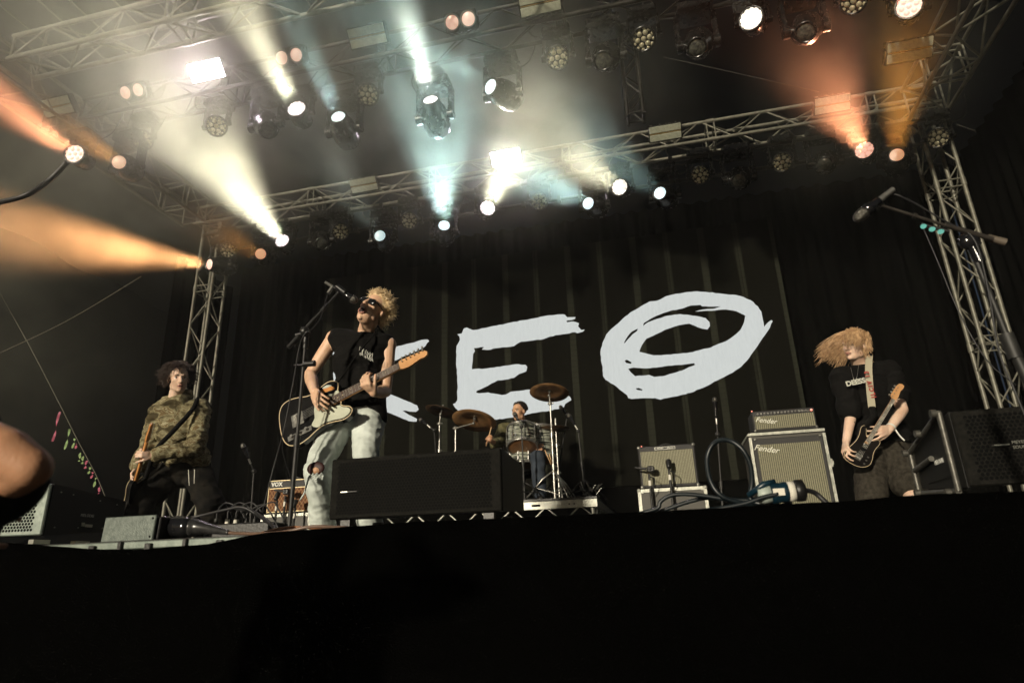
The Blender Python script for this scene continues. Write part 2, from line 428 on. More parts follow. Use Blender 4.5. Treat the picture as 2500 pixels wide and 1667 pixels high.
O_out = cv([(122, 840), (145, 740), (190, 640), (250, 575), (330, 510), (400, 440), (500, 370), (600, 310), (690, 262), (770, 255), (845, 220), (870, 205), (960, 182), (1100, 158), (1200, 148), (1340, 155), (1480, 170), (1640, 185), (1760, 210), (1850, 250), (1930, 320), (1970, 380), (1985, 460), (2003, 555), (2050, 500), (2085, 476), (2100, 490), (2070, 560), (2030, 620), (1960, 720), (1900, 810), (1830, 910), (1740, 1010), (1640, 1080), (1500, 1150), (1340, 1235), (1160, 1310), (1000, 1350), (900, 1368), (810, 1390), (750, 1372), (600, 1372), (480, 1382), (440, 1370), (430, 1340), (350, 1280), (270, 1215), (180, 1160), (152, 1120), (148, 1020), (128, 940)], 1440, 680, 4.704)
O_h1 = cv([(568, 840), (600, 760), (650, 690), (760, 640), (860, 590), (960, 555), (1060, 530), (1145, 518), (1200, 540), (1290, 575), (1350, 585), (1380, 545), (1375, 500), (1330, 455), (1250, 435), (1150, 420), (1040, 408), (900, 425), (780, 460), (700, 490), (640, 520), (612, 545), (620, 510), (700, 460), (800, 415), (920, 372), (1060, 345), (1160, 310), (1270, 302), (1290, 320), (1400, 322), (1500, 320), (1440, 342), (1300, 355), (1210, 378), (1400, 370), (1560, 355), (1680, 375), (1785, 425), (1775, 490), (1730, 590), (1650, 660), (1570, 715), (1450, 762), (1390, 792), (1280, 815), (1180, 845), (1000, 865), (820, 880), (730, 880), (650, 860)], 1440, 680, 4.704)
O_h2 = cv([(440, 1035), (500, 1022), (620, 1030), (760, 1022), (900, 1000), (1060, 990), (1200, 972), (1208, 990), (1140, 1015), (1060, 1055), (960, 1085), (840, 1120), (740, 1128), (680, 1105), (520, 1120), (470, 1075)], 1440, 680, 4.704)
O_h3 = cv([(392, 738), (430, 670), (480, 610), (550, 575), (545, 600), (490, 640), (440, 695), (400, 742)], 1440, 680, 4.704)
O_h4 = cv([(400, 945), (425, 930), (480, 962), (470, 978), (420, 970)], 1440, 680, 4.704)
O_h5 = cv([(525, 1260), (560, 1255), (605, 1272), (600, 1285), (545, 1278)], 1440, 680, 4.704)
letter(O_out, [O_h1, O_h2, O_h3, O_h4, O_h5])
# K (mostly behind the singer; traced at 3.92x from 600,650)
K1 = cv([(830, 640), (990, 640), (1000, 900), (1100, 930), (1330, 800), (1430, 770), (1500, 755), (1580, 735), (1680, 705), (1740, 700), (1755, 715), (1700, 780), (1640, 810), (1480, 880), (1380, 925), (1200, 990), (1090, 1060), (1130, 1150), (1240, 1200), (1330, 1205), (1450, 1250), (1560, 1295), (1640, 1330), (1655, 1370), (1630, 1392), (1500, 1380), (1560, 1420), (1640, 1460), (1635, 1485), (1560, 1480), (1440, 1430), (1330, 1385), (1200, 1330), (1060, 1260), (990, 1180), (1000, 1480), (850, 1500), (840, 1200)], 600, 650, 3.92)
letter(K1)

# ================================================================== LAMPS
def spotlight(parent, pos, direction, power, half, col, blend=.5, rad=.05):
    d = bpy.data.lights.new('beam', 'SPOT'); d.energy = power*BEAM_GAIN; d.spot_size = 2*math.radians(half+2.5); d.spot_blend = 1.0
    d.color = col; d.shadow_soft_size = rad*1.8
    o = bpy.data.objects.new('beam', d); link(o); o.parent = parent
    q = Vector(direction).to_track_quat('-Z', 'Y'); Mw = Matrix.Translation(pos) @ q.to_matrix().to_4x4()
    o.matrix_local = parent.matrix_world.inverted() @ Mw
    return o
M_body = noisy('lamp_housing', (.004, .004, .004), (.010, .009, .008), 25, .26, .0, rvar=.08)
M_lens_dark = noisy('lens_dark', (.02, .02, .02), (.10, .10, .08), 40, .06, .2)
LR = random.Random(77)
def lead(t, c, zt):
    s = LR.choice((-1, 1)); w1, dz, k = LR.uniform(.22, .38), LR.uniform(-.02, .14), LR.uniform(.02, .10)
    MB().tube(smooth_path([(c.x+s*.13, c.y+.06, zt-.05), (c.x+s*.20, c.y+.04, zt-dz), (c.x+s*w1, c.y+.02, zt-dz*.6), (c.x+s*(w1+.06), c.y+.03, zt+.10), (c.x+s*(w1+k), c.y+.05, zt+.24)], 5), .008, 5).build('power_lead', M_cable, t)
    MB().tube(smooth_path([(c.x-s*.10, c.y+.03, zt-.01), (c.x-s*.14, c.y+.02, zt+.10), (c.x-s*.03, c.y+.03, zt+.26)], 4), .0025, 4).build('safety_wire', M_alu, t)
def wash(P, aim, label, lit=None, es=9.0, R=.118, hang=.34, group=None, beam=None):
    """moving wash light: base, yoke, round head with a face of lens cells; P = centre of the face"""
    P = Vector(P); d = (Vector(aim)-P).normalized()
    c = P - d*.10                                       # pivot in the middle of the head
    t = thing('wash_light', label, 'stage light', c, group); settle()
    zt = c.z+hang
    MB().box((c.x, c.y, zt-.05), (.30, .24, .10), bev=.02).box((c.x, c.y, zt+.03), (.06, .05, .08)).build('base', M_body, t)
    y = MB(); w_ = R+.035
    for sx in (-1, 1): y.box((c.x+sx*w_, c.y, c.z+(hang-.1)/2), (.03, .09, hang-.06), bev=.01); y.cyl((c.x+sx*(w_-.03), c.y, c.z), (c.x+sx*(w_+.03), c.y, c.z), .035, n=12)
    y.box((c.x, c.y, zt-.11), (2*w_+.03, .09, .03), bev=.01); y.build('yoke', M_body, t)
    h = MB(); h.lathe([(0, -.17), (.07, -.165), (.11, -.13), (R, -.04), (R+.008, .06), (R+.008, .105), (R-.012, .108), (R-.014, .09), (0, .09)], c, d, 28)
    hd = h.build('head', M_body, t); settle()
    # lens cells
    lead(t, c, zt)
    R3 = frame(d); cells = [(0, 0)]+[(math.cos(k*PI/3)*R*.52, math.sin(k*PI/3)*R*.52) for k in range(6)]+[(math.cos(k*PI/6+.26)*R*.86, math.sin(k*PI/6+.26)*R*.86) for k in range(12)]
    mb = MB()
    for cx, cy in cells:
        rr = R*.235 if math.hypot(cx, cy) < R*.7 else R*.15
        q = c + d*.092 + R3@Vector((cx, cy, 0)); mb.ball(q, (rr, rr, rr*.5), 10, 6, R=R3)
    m = lit if lit else M_lens
    mb.build('lens', m, hd)
    MB().lathe([(0, .0925), (R-.016, .0925)], c, d, 24).build('lamp_face', (M_face_s if lit in (M_lit_s, M_lit_r) else M_face_lit) if lit else M_body, hd)
    if beam: spotlight(t, c+d*.16, d, *beam)
    return t
def movinghead(P, aim, label, lit=None, hang=.46, beam=None, R=.085, group=None, ring=False):
    P = Vector(P); d = (Vector(aim)-P).normalized(); c = P-d*.22
    t = thing('moving_head', label, 'stage light', c, group); settle()
    zt = c.z+hang
    MB().box((c.x, c.y, zt-.06), (.36, .28, .13), bev=.025).box((c.x, c.y, zt+.04), (.06, .05, .08)).build('base', M_body, t)
    y = MB()
    for sx in (-1, 1):
        y.box((c.x+sx*.185, c.y, c.z+(hang-.12)/2), (.045, .13, hang-.08), bev=.015); y.cyl((c.x+sx*.15, c.y, c.z), (c.x+sx*.215, c.y, c.z), .06, n=14)
    y.tube([(c.x-.185, c.y-.02, zt-.16), (c.x-.14, c.y-.09, zt-.12), (c.x, c.y-.12, zt-.11), (c.x+.14, c.y-.09, zt-.12), (c.x+.185, c.y-.02, zt-.16)], .012, 6)
    y.build('yoke', M_body, t)
    h = MB().lathe([(0, -.24), (.08, -.235), (.13, -.19), (.150, -.10), (.150, .0), (.135, .09), (R+.02, .15), (R+.015, .22), (R, .225), (R-.005, .205), (0, .205)], c, d, 28)
    lead(t, c, zt)
    hd = h.build('head', M_body, t); settle()
    MB().lathe([(R-.006, .206), (R*.7, .218), (R*.35, .226), (0, .228)], c, d, 20).build('lens', lit or M_lens_dark, hd)
    if beam: spotlight(t, c+d*.26, d, *beam)
    return t
M_face_lit = lamp_mat('lamp_face_glow', (1.0, .80, .70), .62)
M_face_s = lamp_mat('lamp_face_salmon', (1.0, .42, .28), .5)
M_lit_w = lamp_mat('lamp_warm_white', (1.0, .93, .80), 1.3)
M_lit_c = lamp_mat('lamp_cool', (.75, .95, 1.0), 1.2)
M_lit_cd = lamp_mat('lamp_cool_dim', (.55, .78, .80), .8)
M_lit_hot = lamp_mat('lamp_hot', (1.0, .90, .95), 1.6)
M_lit_s = lamp_mat('lamp_salmon', (1.0, .50, .36), 1.0)
M_lit_o = lamp_mat('lamp_orange', (1.0, .45, .22), .6)
M_lit_r = lamp_mat('lamp_red', (1.0, .34, .26), .8)
CREAM, CYAN, WHT, SALM, AMB, RED = (1.0, .94, .76), (.62, .93, 1.0), (.80, .95, .95), (1.0, .36, .19), (1.0, .40, .08), (1.0, .22, .12)
YB, YM = 7.6, 5.40
def dsp(u, v, Y): return at(u*K, v*K, Y)
BEAM_GAIN = 105.0
# rear row ---------------------------------------------------------------- washes
for (u, v, au, av, aY, lab, lit, beam) in [
    (523, 575, 470, 690, 5, 'unlit wash light hung beside the left tower', None, None),
    (648, 553, 455, 310, 5.3, 'white wash light throwing the widest cream beam up to the left', M_lit_hot, (34, 14, CREAM)),
    (782, 532, 770, 600, 5, 'unlit wash light in the rear row straight above the singer microphone', None, None),
    (940, 507, 940, 560, 5, 'unlit wash light in the rear row above the singer hair', None, None),
    (1120, 478, 1190, 330, 5.8, 'white wash light shining just below the glowing rear strobe', M_lit_hot, (18, 11, CREAM)),
    (1238, 463, 1200, 560, 5, 'unlit wash light half lost in the cool beam of its neighbour', None, None),
    (1423, 430, 1230, 320, 5.2, 'white wash light with cream beam right of the rear strobe', M_lit_w, (18, 11, CREAM)),
    (1608, 402, 1570, 450, 5, 'unlit wash light in the rear row over the ring of the letter O', None, None),
    (1797, 373, 1740, 430, 5, 'unlit wash light in the rear row left of the salmon beam', None, None),
    (1985, 345, 1870, 150, 5.6, 'wash light with salmon pink beam below the small reflector panel', M_lit_s, (36, 11, SALM)),
    (2155, 317, 2060, 390, 5, 'unlit wash light hung in front of the right tower top', None, None)]:
    wash(dsp(u, v, YB), dsp(au, av, aY), lab, lit, beam=beam)
for (u, v, au, av, aY, lab, lit, beam) in [
    (480, 607, 130, 560, 5.6, 'moving head with the strong orange beam on the left edge of the rear row', M_lit_s, (140, 10.5, (1.0, .46, .20))),
    (598, 583, 520, 545, 6.2, 'small moving head with a faint orange beam right of the left tower', M_lit_o, (2.2, 7, AMB)),
    (740, 560, 740, 640, 6, 'unlit moving head in the rear row over the singer boom stand', None, None),
    (872, 541, 820, 470, 6.4, 'dim moving head with a faint short beam above the blond hair', M_lit_cd, (3.2, 7, WHT)),
    (1020, 517, 1008, 330, 5.8, 'moving head with a tall pale blue cone rising straight up', M_lit_c, (26, 12, CYAN)),
    (1350, 467, 1180, 385, 5.8, 'moving head with a pale blue beam aimed left under the rear strobe', M_lit_c, (20, 10, CYAN)),
    (1515, 443, 1395, 355, 6.0, 'moving head with a pale blue beam furthest right of the blue ones', M_lit_c, (13, 8.5, CYAN)),
    (1697, 415, 1680, 470, 6, 'unlit moving head in the rear row above the letter O', None, None),
    (1893, 378, 1860, 430, 6, 'unlit moving head in the rear row just left of the salmon lamp', None, None),
    (2060, 355, 2072, 200, 6.0, 'moving head with a narrow amber beam beside the right tower', M_lit_o, (20, 7, AMB))]:
    movinghead(dsp(u, v, YB-.05), dsp(au, av, aY), lab, lit, beam=beam)
# middle row
for (u, v, au, av, aY, lab, lit, beam) in [
    (327, 322, 300, 380, 4, 'faint unlit wash light in the haze at the left of the middle row', None, None),
    (497, 290, 480, 350, 4, 'faint unlit wash light in the haze under the glowing left strobe', None, None),
    (681, 250, 560, 30, 4.1, 'white wash light whose cream beam crosses the front truss', M_lit_hot, (24, 9, CREAM)),
    (845, 218, 830, 300, 4, 'unlit wash light in the middle row left of the bright white beam', None, None),
    (1280, 133, 1210, 200, 4, 'unlit wash light in the middle row right of the pale blue lamp', None, None),
    (1478, 90, 1420, 150, 4, 'unlit wash light hung beside the short vertical truss', None, None),
    (1725, 43, 1670, -40, 4.6, 'cream lit wash light at the top edge right of the centre', M_lit_w, (12, 9, CREAM)),
    (1960, 3, 1880, 80, 4, 'unlit wash light cut by the top edge of the picture', None, None),
    (2088, 14, 2085, -80, 4.6, 'red glowing wash light at the top edge near the right roof truss', M_lit_r, (12, 9, RED))]:
    wash(dsp(u, v, YM), dsp(au, av, aY), lab, lit, beam=beam)
for (u, v, au, av, aY, lab, lit, beam) in [
    (615, 300, 640, 400, 4.6, 'dark moving head in the haze left of the white wash light', None, None),
    (776, 267, 705, 110, 4.4, 'moving head with a slim pale blue beam leaning left', M_lit_c, (9, 5.5, CYAN)),
    (988, 228, 925, 0, 4.3, 'moving head with the brightest white beam rising to the top edge', M_lit_hot, (38, 9, WHT)),
    (1125, 199, 1000, 130, 4.6, 'moving head with a short pale blue beam and large shiny housing', M_lit_c, (10, 8, CYAN)),
    (1385, 140, 1330, 190, 4.4, 'unlit moving head with shiny housing left of the short vertical truss', None, None),
    (1600, 110, 1570, 170, 4.4, 'unlit dark moving head right of the short vertical truss', None, None),
    (1850, 75, 1840, 130, 4.4, 'unlit moving head tinted orange at the top right', None, None)]:
    movinghead(dsp(u, v, YM-.1), dsp(au, av, aY), lab, lit, beam=beam)
# left side, nearer
wash(dsp(171, 353, 5.0), dsp(-60, 195, 3.6), 'wash light with salmon beam leaving through the left picture edge', M_lit_s, beam=(26, 9, SALM))
movinghead(dsp(272, 372, 5.2), dsp(180, 310, 4.4), 'moving head with a dull orange beam hung under the left roof truss', M_lit_o, beam=(3, 7, AMB))
# strobes
def strobe(P, label, lit=False, Y0=.10, w_=.42, h_=.20):
    P = Vector(P); t = thing('strobe_panel', label, 'strobe light', P); settle()
    d = Vector((0, -.72, -.69)); R3 = frame(d, Vector((0, 0, 1)))
    MB().box(P-R3@Vector((0, 0, .05)), (w_+.03, h_+.03, .09), R3, bev=.01).build('housing', M_body, t)
    for s in (-1, 1):
        MB().box(P+R3@Vector((0, s*h_*.27, 0)), (w_, h_*.43, .012), R3, bev=.004).build('lamp_strip', M_strobe if lit else M_panel, t)
    MB().box(P, (w_*.98, h_*.05, .012), R3).build('tube', M_strobe if lit else M_gold, t)
    MB().cyl(P-R3@Vector((0, 0, .09)), P-R3@Vector((0, 0, .09))+Vector((0, .16, .12)), .02, n=8).build('clamp', M_body, t)
    return t
M_strobe = lamp_mat('strobe_lit', (1.0, .84, .97), 105)
strobe(at(473*K, 163*K, 5.06), 'glowing strobe panel flooding the haze at upper left', True)
strobe(at(1162*K, 362*K, 7.62), 'glowing strobe panel on the rear truss above the letter E', True)
for u, v, Y, lab in [(843, 83, 5.06, 'unlit cream strobe panel between the two white beams'), (130, 245, 5.06, 'unlit cream strobe panel at the left roof truss'), (835, 425, 7.62, 'unlit strobe panel on the rear truss above the singer microphone'),
    (1528, 305, 7.62, 'unlit strobe panel on the rear truss above the letter O'), (1912, 240, 7.62, 'unlit strobe panel on the rear truss inside the salmon beam'), (1240, 8, 5.06, 'unlit cream strobe panel cut by the top picture edge'), (2090, 116, 6.0, 'dim strobe panel hung beside the right roof truss')]:
    strobe(at(u*K, v*K, Y), lab)
M_blind = lamp_mat('blinder_glow', (1.0, .42, .28), .5)
def blinder(P, label):
    P = Vector(P); t = thing('blinder', label, 'stage light', P); settle()
    d = Vector((0, -.80, -.60)); R3 = frame(d, Vector((0, 0, 1)))
    MB().box(P-R3@Vector((0, 0, .07)), (.36, .20, .12), R3, bev=.015).cyl(P-R3@Vector((0, 0, .1)), P-R3@Vector((0, 0, .1))+Vector((0, .2, .12)), .02, n=8).build('housing', M_body, t)
    for s in (-1, 1):
        q = P+R3@Vector((s*.09, 0, 0))
        l = MB().lathe([(.082, -.01), (.086, .012), (.074, .014), (.070, .0)], q, d, 20).build('rim', M_alu, t); settle()
        MB().lathe([(.071, .002), (.05, .012), (0, .018)], q, d, 20).build('lens', M_blind, l)
    return t
blinder(at(1057*K, 48*K, 5.06), 'two lamp blinder with dull orange lenses at top centre')
blinder(at(664*K, 130*K, 5.06), 'two lamp blinder glowing between the strobe and the cream beam')
blinder(at(303*K, 210*K, 5.06), 'two lamp blinder glowing under the front truss on the left')

# haze
hz = MB().box((-3.2, 6, 2.7), (25, 15.5, 9.0)).build('haze', principled('haze_air', (0, 0, 0)))
m = bpy.data.materials.new('haze_volume'); m.use_nodes = True; t = m.node_tree; t.nodes.clear()
out = t.nodes.new('ShaderNodeOutputMaterial'); pv = t.nodes.new('ShaderNodeVolumePrincipled')
pv.inputs['Color'].default_value = (.95, .95, .90, 1); pv.inputs['Density'].default_value = .0018; pv.inputs['Anisotropy'].default_value = .2
t.links.new(pv.outputs[0], out.inputs['Volume']); hz.data.materials.clear(); hz.data.materials.append(m)
tag(hz, 'thin stage haze filling the air', None, kind='stuff')
# smoke drifting under the roof: thick round the lamps on the left and centre, thinning to the right
sm = MB().box((-6.0, 6.2, 3.9), (19.0, 9.6, 6.2)).build('smoke', principled('smoke_air', (0, 0, 0)))
m = bpy.data.materials.new('smoke_volume'); m.use_nodes = True; t = m.node_tree; t.nodes.clear()
out = t.nodes.new('ShaderNodeOutputMaterial'); pv = t.nodes.new('ShaderNodeVolumePrincipled')
pv.inputs['Color'].default_value = (.95, .95, .80, 1); pv.inputs['Anisotropy'].default_value = .2
geo = t.nodes.new('ShaderNodeNewGeometry')
def mth(op, a, b=None):
    n = t.nodes.new('ShaderNodeMath'); n.operation = op
    for i, q in enumerate((a, b)):
        if q is None: continue
        if isinstance(q, (int, float)): n.inputs[i].default_value = q
        else: t.links.new(q, n.inputs[i])
    return n.outputs[0]
def blob(c, r, amp):
    v = t.nodes.new('ShaderNodeVectorMath'); v.operation = 'SUBTRACT'; t.links.new(geo.outputs['Position'], v.inputs[0]); v.inputs[1].default_value = c
    v2 = t.nodes.new('ShaderNodeVectorMath'); v2.operation = 'DIVIDE'; t.links.new(v.outputs[0], v2.inputs[0]); v2.inputs[1].default_value = r
    ln = t.nodes.new('ShaderNodeVectorMath'); ln.operation = 'LENGTH'; t.links.new(v2.outputs[0], ln.inputs[0])
    mr = t.nodes.new('ShaderNodeMapRange'); mr.interpolation_type = 'SMOOTHERSTEP'; mr.inputs[1].default_value = 1.0; mr.inputs[2].default_value = 0.0
    mr.inputs[3].default_value = 0; mr.inputs[4].default_value = amp; t.links.new(ln.outputs['Value'], mr.inputs[0]); return mr.outputs[0]
den = mth('ADD', mth('ADD', blob((-4.6, 4.5, 5.0), (4.4, 2.9, 1.9), .22), blob((-1.7, 5.9, 4.9), (3.3, 2.6, 1.8), .18)), mth('ADD', blob((2.5, 6.3, 4.8), (1.7, 2.2, 1.5), .08), blob((-5.6, 6.1, 4.8), (2.8, 2.3, 1.7), .15)))
den = mth('ADD', den, blob((-11.2, 7.8, 3.6), (4.4, 3.6, 3.4), .026))
den = mth('ADD', den, blob((-8.6, 5.4, 4.6), (2.6, 2.4, 1.6), .16))
nz = t.nodes.new('ShaderNodeTexNoise'); nz.inputs['Scale'].default_value = 1.25; nz.inputs['Detail'].default_value = 5; nz.inputs['Roughness'].default_value = .62; nz.inputs['Distortion'].default_value = .5
t.links.new(geo.outputs['Position'], nz.inputs['Vector'])
mr = t.nodes.new('ShaderNodeMapRange'); mr.inputs[1].default_value = .36; mr.inputs[2].default_value = .68; mr.inputs[3].default_value = .25; mr.inputs[4].default_value = 2.0
t.links.new(nz.outputs['Fac'], mr.inputs[0])
t.links.new(mth('MULTIPLY', den, mr.outputs[0]), pv.inputs['Density'])
t.links.new(pv.outputs[0], out.inputs['Volume']); sm.data.materials.clear(); sm.data.materials.append(m)
tag(sm, 'pale stage smoke drifting under the roof around the lamps', None, kind='stuff')

# ================================================================== PROPS ON THE STAGE
def cable(name, label, P, r=.004, mat=None, cat='cable', n=8, parent=None, group=None):
    mb = MB().tube(smooth_path(P, n), r, 7); o = mb.build(name, mat or M_cable, parent)
    if parent is None: tag(o, label, cat, group)
    return o
def text_mesh(name, txt, M, size, mat, parent, thick=.001, shear=0.0, spacing=1.0, bold=0.0, align='CENTER'):
    cu = bpy.data.curves.new(name, 'FONT'); cu.body = txt; cu.size = size; cu.extrude = thick; cu.shear = shear; cu.space_character = spacing; cu.offset = bold
    cu.align_x = align; cu.align_y = 'CENTER'; cu.resolution_u = 3
    to = bpy.data.objects.new('t', cu); link(to); settle()
    me = bpy.data.meshes.new_from_object(to.evaluated_get(bpy.context.evaluated_depsgraph_get()))
    bpy.data.objects.remove(to); o = bpy.data.objects.new(name, me); link(o); me.materials.clear(); me.materials.append(mat)
    o.parent = parent
    pm = parent.matrix_world if parent.parent is None else parent.parent.matrix_world @ parent.matrix_local
    o.matrix_local = pm.inverted() @ M
    return o
def face_M(P, nrm=(0, -1, 0), up=(0, 0, 1)):
    """matrix for something flat facing nrm at P: local x to the viewer's right, y up, z along nrm"""
    z = Vector(nrm).normalized(); y = Vector(up); y = (y - z*y.dot(z)).normalized(); x = y.cross(z)
    m = Matrix((x, y, z)).transposed().to_4x4(); m.translation = Vector(P); return m
def hexgrid(mb, M, W, H, pitch, r, z, mi=0, edge=.01, n=6):
    rows = int((H-2*edge)/(pitch*.866)); cols = int((W-2*edge)/pitch)
    for j in range(rows):
        for i in range(cols - (j % 2)):
            x = -W/2+edge+pitch*(i+.5+.5*(j % 2)); y = -H/2+edge+pitch*.866*(j+.5)
            mb.add([M@Vector((x+r*math.cos(PI/6+k*2*PI/n), y+r*math.sin(PI/6+k*2*PI/n), z)) for k in range(n)], [tuple(range(n))], False, mi)
M_grille = noisy('grille_dark', (.008, .008, .0072), (.013, .0125, .011), 60, .7, .0, spec=.02)
M_grille_lit = noisy('grille_lit_grey', (.13, .16, .14), (.20, .235, .205), 30, .45, .3, .1)  # lit copy of the dark grille: light put into a paler colour; rail shares it
M_hole = principled('grille_hole', (.002, .002, .002), .9, 0, .1)
M_box = noisy('speaker_paint', (.003, .003, .003), (.006, .006, .0055), 120, .5, 0, .3, 300, spec=.25)
M_badge = principled('badge_metal', (.45, .45, .40), .3, .8)
M_logo = principled('logo_silver', (.70, .70, .62), .35, .2)
M_white = principled('print_white', (.65, .65, .60), .6)

def cabinet(name, label, M, W, H, D, rear_h, gmat, hole_pitch=.0165, cat='speaker', bev=.0):
    """front-fill loudspeaker: local x right, y up, z out of the grille; tapers to the back"""
    t = thing(name, label, cat, mat=M); settle()
    hw, hh, rh = W/2, H/2, rear_h/2
    P = [(-hw, -hh, 0), (hw, -hh, 0), (hw, hh, 0), (-hw, hh, 0), (-hw, -rh, -D), (hw, -rh, -D), (hw, rh, -D), (-hw, rh, -D)]
    b = MB(); b.add([M@Vector(p) for p in P], [(0, 1, 2, 3), (1, 5, 6, 2), (4, 0, 3, 7), (3, 2, 6, 7), (4, 5, 1, 0), (5, 4, 7, 6)])
    b.build('cabinet', M_box, t)
    g = MB(); Q = M@Vector((0, 0, .011)); R3 = M.to_3x3()
    g.box(Q, (W-.004, H-.004, .018), R3, bev=.005)
    hexgrid(g, M, W-.05, H-.02, hole_pitch, hole_pitch*.44, .0206, 1)
    g.build('grille', [gmat, M_hole], t)
    return t
# centre monitor
cx_m, W_m = -1.19, .89
Mc = face_M((cx_m, 3.0, .378), (0, -1, 0.0))
t = cabinet('monitor_speaker', 'large black honeycomb grille monitor speaker in front of the singer', Mc, W_m, .298, .46, .24, M_grille)
MB().box(Mc@Vector((-.36, -.02, .022)), (.035, .032, .004)).build('badge', M_badge, t)
MB().box(Mc@Vector((-.315, -.02, .022)), (.05, .034, .003)).build('label_plate', M_black, t)
for sx in (-1, 1):
    for dz_ in (-.03, -.40): MB().box(Mc@Vector((sx*.37, -.19, dz_)), (.05, .04, .09)).build('foot', M_black, t)
st = MB()
for sy in (-.12, .12): st.box(Mc@Vector((-W_m/2-.012, sy, -.04)), (.022, .03, .03), bev=.004)
st.cyl(Mc@Vector((-W_m/2-.014, -.10, -.04)), Mc@Vector((-W_m/2-.02, .12, -.04)), .004, n=6)
st.build('rigging_link', M_black, t)
# left monitor, seen with its side
Yl = 2.62
a1, a2 = at(133, 1180, Yl), at(107, 1307, Yl)
nx = Vector((.10, -1, 0)).normalized(); xd = Vector((0, 0, 1)).cross(nx)
ctr = (a1+a2)/2 - xd*.455
Ml = face_M(ctr, nx)
t = cabinet('monitor_speaker', 'black loudspeaker with pale metal grille at the left edge behind the bare arm', Ml, .91, .246, .52, .165, M_grille_lit, .0165)
Ms = face_M(Ml@Vector((.457, -.015, -.25)), xd)
text_mesh('lettering', 'MELODIE', Ms, .021, M_white, t, .0006, spacing=1.1)
lp = MB(); lp.box(Ms@Vector((-.02, -.045, 0)), (.02, .018, .003), Ms.to_3x3()).box(Ms@Vector((.02, -.05, 0)), (.05, .014, .003), Ms.to_3x3()); lp.build('connector_plate', M_badge, t)
sc_ = MB()
for a, b in ((-.2, .09), (-.12, .085), (.07, .07), (.2, .06), (-.2, -.08), (-.05, -.075), (.12, -.07), (.2, -.06)): sc_.ball(Ms@Vector((a, b+.012, .001)), .004, 6, 4)
sc_.build('screws', M_badge, t)
for k_ in (-.04, -.30): MB().box(Ml@Vector((.40, -.15, k_)), (.03, .09, .02)).build('foot', M_badge, t)
# right monitor with rigging frame
Yr = 2.72
tl = at(2312, 1004, Yr); bl = at(2372, 1188, Yr)
Mr = face_M((tl.x+.455+.01, Yr, (tl.z+bl.z)/2), (-.04, -1, 0))
t = cabinet('monitor_speaker', 'black loudspeaker at the right edge with warm light along its top', Mr, .91, tl.z-bl.z, .50, .20, M_grille)
MB().box(Mr@Vector((-.325, .00, .022)), (.05, .034, .004)).build('badge', M_badge, t)
text_mesh('lettering', 'MEYER', Mr@Matrix.Translation((-.285, .008, .022)), .016, M_badge, t, .0005, align='LEFT')
text_mesh('lettering', 'SOUND', Mr@Matrix.Translation((-.285, -.010, .022)), .016, M_badge, t, .0005, align='LEFT')
fr = MB(); Fp = lambda x, y, z: Mr@Vector((x, y, z))
for (p, q) in (((-.47, .15, -.05), (-.47, .06, -.50)), ((-.47, -.15, -.05), (-.47, -.12, -.50)), ((-.47, .06, -.50), (-.47, -.12, -.50)), ((-.47, .15, -.05), (-.47, -.15, -.05)), ((-.47, .0, -.25), (-.47, -.02, -.48))):
    fr.cyl(Fp(*p), Fp(*q), .012, n=8)
for p in ((-.48, .15, -.05), (-.48, .06, -.50), (-.48, .11, -.28), (-.48, -.12, -.46), (-.48, -.15, -.1)): fr.cyl(Fp(*p), Fp(p[0]-.02, p[1], p[2]), .016, n=10)
fr.build('rigging_frame', noisy('rigging_steel', (.06, .058, .05), (.11, .105, .09), 50, .45, .5), t)
MB().box(Fp(-.458, -.01, -.24), (.004, .16, .30), Mr.to_3x3(), bev=.002).build('side_panel', M_box, t)
text_mesh('lettering', 'MELODIE', face_M(Fp(-.462, -.02, -.2), Mr.to_3x3()@Vector((-1, 0, 0))), .026, M_white, t, .0006)

# front edge rail of the deck, showing where the cloth hangs lower
t = thing('deck_edge_rail', 'pale aluminium rail along the stage front where the cloth sags at left', 'rail', (-1.8, 2.04, .1)); settle()
MB().box((-1.85, 2.055, .103), (2.6, .05, .026), bev=.003).build('rail', M_grille_lit, t)
MB().box((-1.85, 2.045, .078), (2.6, .05, .009)).build('lip', M_grille_lit, t)
for i, x in enumerate((-2.05, -1.93, -1.81, -1.66, -1.52, -1.36, -1.24)):
    MB().box((x, 2.024, .092), (.016 if i % 2 else .026, .012, .05 if i % 2 else .03), bev=.002).build('clip', M_black, t)
# grey metal junction box
a = at(300, 1268, 2.17); b_ = at(385, 1257, 2.17); c_ = at(379, 1312, 2.17)
t = thing('junction_box', 'grey metal junction box standing on the deck edge before the guitarist', 'junction box', (b_.x-.12, 2.17, DECK)); settle()
Mj = face_M((b_.x-.12, 2.17, .172), (-.02, -1, .05))
MB().box(Mj@Vector((0, 0, 0)), (.24, .095, .012), Mj.to_3x3(), bev=.003).build('lid', noisy('grey_steel', (.075, .092, .082), (.12, .14, .125), 60, .5, .4, .2), t)
MB().box(Mj@Vector((0.01, -.002, -.09)), (.24, .088, .16), Mj.to_3x3(), bev=.004).build('body', M_black, t)
s_ = MB()
for a in (-.034, .034): s_.cyl(Mj@Vector((.107, a, .004)), Mj@Vector((.107, a, .008)), .004, n=10)
s_.build('screws', M_hole, t)
